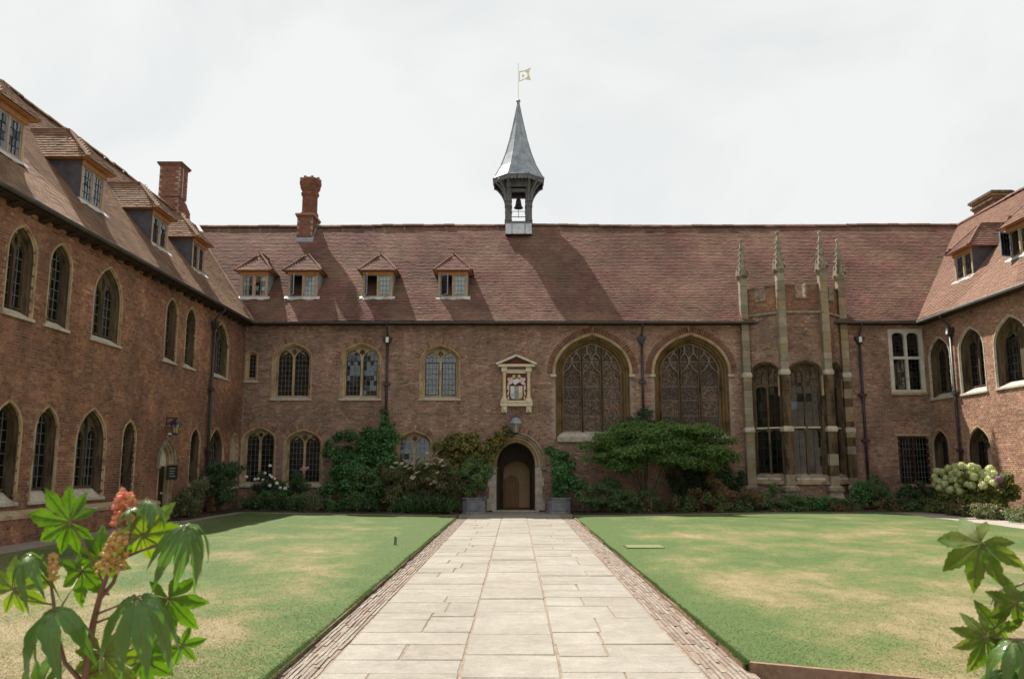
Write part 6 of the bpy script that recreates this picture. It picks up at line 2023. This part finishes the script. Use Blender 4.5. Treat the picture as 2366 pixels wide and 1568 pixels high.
shrub('shrub', 'bright green low shrub at the foot of the bay', 'shrub', (9.1, -1.7, .1),
      [(9.0, -1.7, .62, .4, .35, .35), (9.5, -1.75, .45, .5, .35, .25), (10.3, -1.8, .38, .6, .3, .22), (11.1, -1.8, .38, .6, .3, .22)], 4600, .085, 'leaf_mid', 39, .5, 5, group=SH)
o = shrub('shrub', 'feathery upright green plant right of the bay', 'shrub', (12.8, -1.0, .1),
          [(12.4, -1.2, .75, .45, .4, .45), (13.1, -1.1, .95, .6, .45, .55), (12.9, -1.3, .5, .6, .4, .35)], 4800, .12, 'leaf_mid', 40, .22, 6, group=SH, curl=.1)
foliage(o, [(12.25, -1.5, .75, .35, .3, .4)], 900, .12, 'leaf_green', .5, 41)
shrub('shrub', 'dark low shrub under the dark ground-floor window', 'shrub', (14.2, -1.2, .1),
      [(13.9, -1.2, .55, .5, .4, .42), (14.6, -1.1, .7, .5, .4, .45), (13.6, -1.5, .4, .5, .4, .3)], 4300, .1, 'leaf_dark', 42, .5, 5, group=SH)


def cover(label, x0, x1, y0, y1, hz, n, size, mats, seed, along='x'):
    """low mixed planting that reads as one mass"""
    r = np.random.default_rng(seed)
    root = tag(empty('ground_cover'), label, 'planting', None, 'stuff')
    for i, (mat, share) in enumerate(mats):
        k = int(44 * share) + 3
        bl = [(r.uniform(x0, x1), r.uniform(y0, y1), 0, r.uniform(.25, .5), r.uniform(.2, .35), 0) for _ in range(k)]
        bl = [(b[0], b[1], float(gz(b[0])) + .04 + hz * .35 * r.uniform(.6, 1.2), b[3], b[4], hz * r.uniform(.5, 1.0)) for b in bl]
        foliage(root, bl, int(n * share), size, mat, .5, seed + i, .5, .7, 'foliage', zmin=.05)
    return root


cover('low dark green planting along the bed left of the doorway', -9.4, -2.3, -2.05, -.7, .62, 26000, .085, (('leaf_green', .35), ('leaf_dark', .35), ('leaf_mid', .2), ('leaf_autumn', .1)), 51)
cover('low mixed planting along the bed between doorway and bay', 2.3, 8.6, -2.1, -.9, .5, 15000, .08, (('leaf_mid', .4), ('leaf_dark', .35), ('leaf_red', .25)), 56)
cover('low mixed planting in front of the bay', 8.6, 14.1, -2.1, -1.4, .36, 11000, .08, (('leaf_mid', .4), ('leaf_green', .3), ('leaf_red', .3)), 61)
cover('low wispy planting along the walk before the hydrangeas', 13.95, 14.75, -9.5, -1.9, .42, 12000, .085, (('leaf_mid', .35), ('leaf_olive', .35), ('leaf_red', .15), ('leaf_yellow', .15)), 66)
# strappy leaves at the border edge
o = tag(empty('ornamental_grass'), 'tufts of strappy leaves at the bed edge before the cream-flowered shrub', 'plant')
r = np.random.default_rng(70)
V, F = leaves(np.stack([r.uniform(-3.9, -2.2, 700), r.uniform(-2.1, -1.6, 700), r.uniform(.05, .25, 700)], 1), np.stack([r.normal(0, .6, 700), r.normal(-.8, .4, 700), r.uniform(.1, .5, 700)], 1), .42, .06, r, .3, np.array((0, 0, 1.6)))
put('foliage', np_mesh('foliage', V, F), 'leaf_mid', o, None, 'stuff')

# hydrangeas
hy = shrub('hydrangea', 'large hydrangea with pale green round flower heads under the right windows', 'shrub', (14.9, -4.0, .1),
           [(14.8, -2.9, .95, .45, .7, .55), (14.8, -4.2, 1.0, .45, .8, .55), (14.85, -5.4, .95, .42, .6, .5), (14.55, -3.9, .65, .35, 1.2, .4)], 5600, .13, 'leaf_yellow', 43, .6, 10, ymax=None)
hm = MB()
r_ = random.Random(8)
for k in range(150):
    z = r_.uniform(-.75, 1)
    a = r_.uniform(0, 6.28)
    q = math.sqrt(1 - z * z)
    d = Vector((q * math.cos(a), q * math.sin(a), z))
    t = d.orthogonal().normalized()
    t.rotate(Matrix.Rotation(r_.uniform(0, 6), 3, d))
    s = d.cross(t)
    p = d * (1 + r_.uniform(-.12, .09))
    w = .2
    hm.add([p - t * w, p + s * w + d * .02, p + t * w, p - s * w + d * .02], [(0, 1, 2, 3)])
hm.lathe((0, 0, 0), [(.001, -.8), (.5, -.6), (.78, -.1), (.74, .4), (.45, .68), (.001, .8)], 10)
hme = hm.mesh('flower_head')
hme.materials.append(MT['hydrangea'])
hmm = hme.copy()
hmm.materials.clear()
hmm.materials.append(MT['hydrangea_mauve'])
random.seed(99)
k = 0
pts = []
while len(pts) < 46 and k < 4000:
    k += 1
    yy, zz = random.uniform(-6.0, -2.1), random.uniform(.85, 1.72)
    top = 1.5 + .25 * math.sin((yy + 6) / 3.9 * 3.1)
    if zz > top or (zz < 1.05 and yy < -4.2):
        continue
    if all(math.hypot(yy - p[0], zz - p[1]) > .175 for p in pts):
        pts.append((yy, zz))
for yy, zz in pts:
    q = put('flower_head', hmm if yy < -5.8 else hme, None, hy)
    q.location = (14.36 + .22 * (zz - .8) + random.uniform(-.08, .08), yy, zz)
    q.scale = [random.uniform(.095, .145)] * 3
    q.rotation_euler = (random.uniform(-.4, .4), random.uniform(-.6, 0), random.uniform(0, 6))

# ------------------------------------------------------------------ fittings
lan = tag(empty('door_lantern', (.02, -.42, .4)), 'tapering glazed lantern with grey cap hanging over the door arch', 'lantern')
MB().lathe((0, 0, 0), [(.001, 3.52), (.06, 3.50), (.19, 3.42), (.25, 3.28), (.25, 3.24), (.001, 3.24)], 8, R(22.5)).build('cap', 'lead', lan)
MB().lathe((0, 0, 0), [(.18, 3.235), (.17, 3.17), (.11, 2.86), (.001, 2.84)], 8, R(22.5)).build('glass_body', 'lantern_glass', lan)
for k in range(8):
    a = R(45 * k + 22.5)
    MB().tube([(.182 * math.cos(a), .182 * math.sin(a), 3.235), (.112 * math.cos(a), .112 * math.sin(a), 2.86)], .008, 5).build('glazing_bar', 'iron', lan)
MB().lathe((0, 0, 0), [(.12, 2.87), (.12, 2.84), (.03, 2.80), (.001, 2.78)], 8, R(22.5)).build('base', 'iron', lan)
MB().bar((0, .0, 3.5), (0, .42, 3.62), .03).build('bracket', 'iron', lan)

lan.scale = (.86, .86, .87)
wl = tag(empty('wall_lamp', (-10.02, -6.7, 0)), 'black iron lantern on a bracket above the left doorway', 'lantern')
MB().bar((-.28, 0, 3.06), (.05, 0, 3.06), .03).build('bracket', 'iron', wl)
MB().bar((-.28, 0, 2.84), (-.28, 0, 3.14), .04).build('back_plate', 'iron', wl)
MB().tube([(-.27, 0, 2.88), (-.12, 0, 2.95), (-.05, 0, 3.05)], .012, 6).build('scroll', 'iron', wl)
MB().lathe((0, 0, 0), [(.001, 3.08), (.03, 3.04), (.10, 2.98), (.21, 2.90), (.22, 2.88), (.001, 2.88)], 6).build('hood', 'iron', wl)
MB().lathe((0, 0, 0), [(.13, 2.875), (.08, 2.60), (.001, 2.59)], 6).build('glass_body', 'glass', wl)
for k in range(6):
    a = R(60 * k)
    MB().tube([(.132 * math.cos(a), .132 * math.sin(a), 2.875), (.082 * math.cos(a), .082 * math.sin(a), 2.60)], .009, 5).build('glazing_bar', 'iron', wl)
MB().lathe((0, 0, 0), [(.09, 2.61), (.09, 2.58), (.001, 2.55)], 6).build('base', 'iron', wl)
MB().lathe((0, 0, 0), [(.001, 2.80), (.03, 2.77), (.035, 2.70), (.02, 2.63), (.001, 2.62)], 8).build('bulb', 'white_paint', wl)
sc_ = tag(empty('security_camera', (-10.3, -6.62, 2.58)), 'small white security camera under the wall lantern', 'camera')
MB().tube([(0, 0, -.06), (.06, 0, -.06), (.08, 0, 0)], .014, 6).build('arm', 'white_paint', sc_)
MB().lathe((.09, 0, 0), [(.001, .06), (.05, .045), (.06, 0), (.04, -.02)], 10).build('housing', 'white_paint', sc_)
MB().lathe((.09, 0, 0), [(.042, -.02), (.035, -.05), (.001, -.065)], 10).build('dome', 'black', sc_)
nb = tag(empty('notice_board', (-10.12, -6.55, 1.48)), 'dark notice board hanging in the left doorway', 'sign')
MB().box(0, .03, -.34, .34, -.20, .20).build('board', 'sign', nb)
for s in (-1, 1):
    MB().box(.028, .04, -.36, .36, s * .20 - .015, s * .20 + .015).build('frame_rail', 'timber_dark', nb)
    MB().box(.028, .039, s * .35 - .015, s * .35 + .015, -.184, .184).build('frame_stile', 'timber_dark', nb)
for k in range(4):
    MB().box(.0301, .0325, -.22 + .03 * (k % 2), .22 - .05 * (k % 3), .11 - k * .075, .122 - k * .075).build('lettering', 'sign_text', nb)

mk = tag(empty('lawn_marker', (-2.49, -13.6, .05)), 'small dark stake standing in the left lawn', 'stake')
MB().tube([(0, 0, 0), (.005, 0, .17)], .016, 6).build('stake', 'iron', mk)
MB().tube([(.03, .01, 0), (.032, .01, .15)], .008, 6).build('wire', 'iron', mk)
cv = tag(empty('lawn_cover', (2.58, -14.1, .062)), 'pale green rectangular cover let into the right lawn', 'cover')
MT['lid'] = pmat('painted_lid', [(0.125, 0.15, 0.06), (0.155, 0.18, 0.075)], .8, scale=6)
MB().box(-.36, .36, -.30, .30, -.02, .014).build('lid', 'lid', cv)
MB().box(-.39, -.365, -.33, .33, -.03, .006).build('rim', 'edge_soil', cv)
MB().box(-.36, .39, .305, .33, -.03, .006).build('rim', 'edge_soil', cv)


# ------------------------------------------------------------------ castor oil plants close to the viewer
def castor_leaf(parent, pos, Rr, nrm, tip, droop=.3, mat='castor', lobes=8, cup=.06, name='leaf', seed=0):
    r = random.Random(seed)
    n_ = Vector(nrm).normalized()
    t_ = Vector(tip)
    t_ = (t_ - n_ * t_.dot(n_)).normalized()
    s_ = n_.cross(t_)
    P0 = Vector(pos)
    spread = R(290)
    gap = spread / (lobes - 1)
    b = MB()
    vein = MB()
    nseg = 14
    for k in range(lobes):
        th = -spread / 2 + k * gap + r.gauss(0, .03)
        ln = Rr * r.uniform(.86, 1.08) * (1.0 - .42 * (abs(k - (lobes - 1) / 2) / ((lobes - 1) / 2)) ** 1.6) * r.uniform(.92, 1.06)
        d2 = (math.cos(th), math.sin(th))
        p2 = (-math.sin(th), math.cos(th))
        tg = math.tan(gap / 2)
        rows = []
        bend = droop * r.uniform(.75, 1.25)
        twist = r.gauss(0, .12)
        for i in range(nseg + 1):
            s = i / nseg
            lan_ = .205 * max(0.0, 1 - (max(0, s - .46) / .54) ** 1.6) * (1 + (.13 if i % 2 else -.07))
            w = min(s * tg, lan_) if s < .99 else 0.0
            rad = s * ln
            z = -bend * Rr * s * s * 1.1 + .02 * Rr * math.sin(s * 6 + k)
            row = []
            for e in (-1, -.5, 0, .5, 1):
                ww = w * ln * e
                quilt = (.010 * math.sin(s * 34 + abs(e) * 5) + .016) * Rr * (abs(e) == .5) * min(1, s * 3)
                x = d2[0] * rad + p2[0] * ww
                y = d2[1] * rad + p2[1] * ww
                zz_ = z + (cup * abs(e) * w * ln * 3 if s > 0 else 0) + twist * ww * s + quilt + (r.gauss(0, .006) * Rr if abs(e) == 1 else 0)
                # bending shortens the reach of the lobe
                sh = 1 - .32 * min(bend, 1.2) * s
                row.append(P0 + t_ * (x * sh) + s_ * (y * sh) + n_ * zz_)
            rows.append(row)
        b.loft(rows, False)
        vein.tube([rw[2] + n_ * -.0008 for rw in rows[:-2]], [.0016 * (1 - .7 * i / nseg) + .0003 for i in range(len(rows) - 2)], 4, cap=False)
    o = b.build(name, mat, parent, True)
    vein.build('veins', 'castor_vein', o)
    return o


def castor_fruits(parent, pts, rad, n, mat, seed, name='flower_spike'):
    """spike of prickly capsules round a stalk given by pts"""
    r = random.Random(seed)
    b = MB()
    pts = [Vector(p) for p in pts]
    for k in range(n):
        s = r.random() * (len(pts) - 1)
        i = min(int(s), len(pts) - 2)
        p = pts[i].lerp(pts[i + 1], s - i)
        a = r.uniform(0, 6.28)
        q = rad * math.sqrt(r.uniform(.25, 1)) * (1 - .45 * s / (len(pts) - 1))
        c = p + Vector((math.cos(a) * q, math.sin(a) * q, r.uniform(-.006, .006)))
        rr = r.uniform(.0042, .0078)
        base = len(b.v)
        b.lathe(c, [(.0002, -rr), (rr * .8, -rr * .5), (rr, rr * .1), (rr * .7, rr * .7), (.0002, rr)], 7)
        for j in range(6):
            d = Vector((r.gauss(0, 1), r.gauss(0, 1), r.gauss(0, 1))).normalized()
            u = d.orthogonal().normalized() * rr * .3
            w = d.cross(u)
            b.add([c + d * rr * .8 + u, c + d * rr * .8 - u * .5 + w, c + d * rr * .8 - u * .5 - w, c + d * rr * 1.75], [(0, 1, 3), (1, 2, 3), (2, 0, 3)])
    return b.build(name, mat, parent)


cp = tag(empty('castor_plant', (0, 0, 0)), 'castor oil plant with big green palmate leaves and pinkish flower spike, close on the left', 'plant', 'castor plants in the foreground')
LEAVES_L = [
    ((-1.168, -28.8, 1.498), 0.133, (-0.1, -1.07, -0.1), (-0.95, 0, 0.12), 0.12, 'castor'),
    ((-0.985, -28.75, 1.546), 0.086, (0.35, -0.35, 0.85), (0.9, -0.1, -0.1), 0.75, 'castor_wax'),
    ((-1.005, -28.82, 1.532), 0.065, (-0.3, -0.3, 0.9), (-0.8, -0.2, 0.0), 0.6, 'castor_wax'),
    ((-0.855, -28.82, 1.487), 0.142, (0.35, -0.45, 0.8), (0.8, -0.35, -0.5), 0.95, 'castor_wax'),
    ((-1.028, -28.68, 1.455), 0.112, (0.1, -0.9, 0), (0.7, 0, 0.4), 0.25, 'castor_lime'),
    ((-1.188, -28.68, 1.359), 0.116, (-0.1, -0.95, -0.0125), (-0.1, -0.1, -1), 0.2, 'castor'),
    ((-1.172, -28.62, 1.384), 0.112, (0.3, -0.9, -0.025), (0.5, 0, 0.6), 0.2, 'castor'),
    ((-1.334, -28.74, 1.318), 0.116, (0.15, -0.9, 0.025), (0.7, -0.1, 0.5), 0.15, 'castor_lime'),
    ((-1.256, -28.83, 1.416), 0.112, (-0.25, -0.35, 0.9), (-0.6, -0.3, -0.3), 1.0, 'castor_wax'),
    ((-0.924, -28.92, 1.324), 0.176, (0.1, -0.5, 0.85), (0.35, -0.5, -0.65), 0.85, 'castor_wax'),
    ((-0.917, -28.75, 1.297), 0.129, (0.1, -1, -0.025), (0.35, -0.1, -0.9), 0.12, 'castor'),
    ((-1.14, -28.9, 1.29), 0.159, (-0.15, -0.45, 0.88), (-0.45, -0.6, -0.4), 0.85, 'castor_wax'),
    ((-1.064, -28.78, 1.16), 0.138, (0.05, -0.85, 0.05), (0.2, 0, -0.9), 0.2, 'castor_lime'),
    ((-0.997, -28.7, 1.134), 0.112, (0.2, -0.7, 0.05), (0.9, -0.1, -0.2), 0.5, 'castor'),
    ((-0.895, -28.7, 1.168), 0.069, (0.2, -0.9, 0), (0.9, 0, -0.3), 0.2, 'castor'),
    ((-1.23, -28.75, 1.07), 0.138, (-0.1, -0.8, 0.05), (-0.6, -0.2, -0.3), 0.4, 'castor'),
]
STEMS_L = [
    ([(-1.102, -28.8, 1.072), (-1.096, -28.8, 1.135), (-1.088, -28.8, 1.241), (-1.072, -28.8, 1.327), (-1.054, -28.8, 1.382)], [0.01054, 0.00992, 0.00868, 0.00744, 0.00558]),
    ([(-1.077, -28.8, 1.3), (-1.053, -28.78, 1.341), (-1.044, -28.76, 1.399), (-1.027, -28.76, 1.461), (-1.013, -28.77, 1.524)], [0.00558, 0.00558, 0.00496, 0.00372, 0.00248]),
    ([(-1.11, -28.8, 1.103), (-1.153, -28.8, 1.146), (-1.179, -28.8, 1.22), (-1.197, -28.8, 1.306), (-1.205, -28.8, 1.338)], [0.0062, 0.00558, 0.00496, 0.00434, 0.0031]),
    ([(-1.184, -28.75, 1.059), (-1.193, -28.75, 1.145), (-1.206, -28.77, 1.236)], [0.00434, 0.00372, 0.0031]),
    ([(-1.07, -28.8, 1.344), (-1.119, -28.8, 1.426), (-1.164, -28.8, 1.492)], [0.0031, 0.00248, 0.00186]),
    ([(-1.051, -28.8, 1.393), (-0.972, -28.8, 1.426), (-0.902, -28.81, 1.454), (-0.857, -28.82, 1.485)], [0.00372, 0.0031, 0.00248, 0.00186]),
    ([(-1.031, -28.78, 1.407), (-0.96, -28.75, 1.43), (-0.899, -28.75, 1.46)], [0.00248, 0.00186, 0.00124]),
    ([(-1.027, -28.76, 1.461), (-1.006, -28.75, 1.511), (-0.985, -28.75, 1.543)], [0.00248, 0.00186, 0.00124]),
    ([(-1.185, -28.8, 1.263), (-1.187, -28.74, 1.308), (-1.19, -28.68, 1.354)], [0.00248, 0.00186, 0.00186]),
    ([(-1.204, -28.8, 1.333), (-1.228, -28.82, 1.373), (-1.252, -28.83, 1.411)], [0.00248, 0.00186, 0.00186]),
    ([(-1.209, -28.78, 1.286), (-1.313, -28.74, 1.291), (-1.331, -28.74, 1.315)], [0.00248, 0.00186, 0.00186]),
    ([(-1.085, -28.8, 1.263), (-0.982, -28.88, 1.302), (-0.926, -28.92, 1.322)], [0.0031, 0.00248, 0.00186]),
    ([(-1.088, -28.8, 1.241), (-1.003, -28.76, 1.272), (-0.919, -28.75, 1.295)], [0.0031, 0.00248, 0.00186]),
    ([(-1.18, -28.8, 1.209), (-1.149, -28.88, 1.266), (-1.14, -28.9, 1.288)], [0.0031, 0.00248, 0.00186]),
    ([(-1.099, -28.8, 1.114), (-1.02, -28.75, 1.134), (-0.973, -28.75, 1.2)], [0.0031, 0.00248, 0.00186]),
    ([(-1.094, -28.8, 1.177), (-1.064, -28.78, 1.168), (-1.062, -28.78, 1.16)], [0.0031, 0.00248, 0.00186]),
]
SPIKES_L = [
    ([(-1.038, -28.78, 1.496), (-1.038, -28.78, 1.541), (-1.036, -28.78, 1.581)], 0.034, 70, 'castor_flower'),
    ([(-1.044, -28.83, 1.377), (-1.03, -28.83, 1.423), (-1.018, -28.83, 1.478)], 0.036, 95, 'castor_fruit'),
    ([(-1.186, -28.82, 1.357), (-1.191, -28.82, 1.39), (-1.196, -28.82, 1.417)], 0.012, 26, 'castor_fruit'),
    ([(-0.99, -28.77, 1.193), (-0.985, -28.77, 1.212)], 0.018, 12, 'castor_fruit'),
]
LEAVES_R = [
    ((1.211, -28.8, 1.443), 0.150, (-0.55, -0.7, 0.35), (-0.8, -0.15, -0.5), 0.35, 'castor_olive'),
    ((1.306, -28.75, 1.324), 0.080, (-0.2, -0.2, 0.95), (-0.6, -0.2, -0.2), 0.7, 'castor_red'),
    ((1.285, -28.8, 1.294), 0.092, (-0.3, -0.8, 0.025), (-0.8, 0, -0.1), 0.3, 'castor_olive'),
    ((1.191, -28.82, 1.214), 0.112, (-0.15, -0.95, 0.0125), (-0.6, 0, -0.7), 0.35, 'castor_olive'),
    ((1.263, -28.74, 1.221), 0.096, (-0.2, -1, -0.025), (-0.1, 0, 1), 0.15, 'castor_olive'),
    ((1.236, -28.86, 1.213), 0.112, (-0.1, -0.4, 0.9), (-0.4, -0.4, -0.5), 0.9, 'castor_wax'),
    ((1.224, -28.85, 1.136), 0.128, (-0.25, -0.4, 0.88), (-0.7, -0.3, -0.2), 0.7, 'castor_wax'),
]
STEMS_R = [
    ([(1.417, -28.75, 1.019), (1.419, -28.75, 1.147), (1.395, -28.77, 1.259), (1.363, -28.78, 1.342)], [0.016, 0.014, 0.011, 0.008]),
    ([(1.363, -28.78, 1.337), (1.322, -28.79, 1.379), (1.268, -28.8, 1.416), (1.212, -28.8, 1.442)], [0.005, 0.004, 0.0035, 0.003]),
    ([(1.406, -28.76, 1.193), (1.315, -28.8, 1.203), (1.238, -28.82, 1.209), (1.193, -28.82, 1.214)], [0.005, 0.004, 0.004, 0.003]),
    ([(1.396, -28.77, 1.249), (1.339, -28.79, 1.273), (1.287, -28.8, 1.293)], [0.004, 0.003, 0.003]),
    ([(1.363, -28.78, 1.337), (1.341, -28.76, 1.34), (1.309, -28.75, 1.325)], [0.004, 0.003, 0.003]),
    ([(1.411, -28.76, 1.128), (1.329, -28.8, 1.122), (1.226, -28.85, 1.135)], [0.005, 0.004, 0.003]),
]


def castor(root, LV, ST, SPK, base, sd):
    for i, (p, Rr, n_, t_, dr_, m) in enumerate(LV):
        castor_leaf(root, p, Rr, n_, t_, dr_, m, (7, 8, 9)[(i * 5 + sd) % 3] if Rr > .11 else 6 + i % 2, seed=sd + i)
    for pts, rr in ST:
        MB().tube(pts, rr, 8).build('stalk', 'castor_stem', root, True)
    p0 = Vector(ST[0][0][0])
    for q in (ST[0], ST[2] if len(ST) > 6 else ST[0]):
        a = Vector(q[0][0])
        MB().tube([(base[0], base[1], 0.0), (base[0] * .4 + a.x * .6, base[1] * .5 + a.y * .5, a.z * .55), tuple(a)], [.016, .014, q[1][0]], 8).build('stalk', 'castor_stem', root, True)
    for pts, rd, n, m in SPK:
        castor_fruits(root, pts, rd, n, m, sd + n)


castor(cp, LEAVES_L, STEMS_L, SPIKES_L, (-1.08, -28.75), 500)
cp2 = tag(empty('castor_plant', (0, 0, 0)), 'castor oil plant with green and bronze leaves, cut by the right edge of the view', 'plant', 'castor plants in the foreground')
castor(cp2, LEAVES_R, STEMS_R, [], (1.5, -28.7), 700)
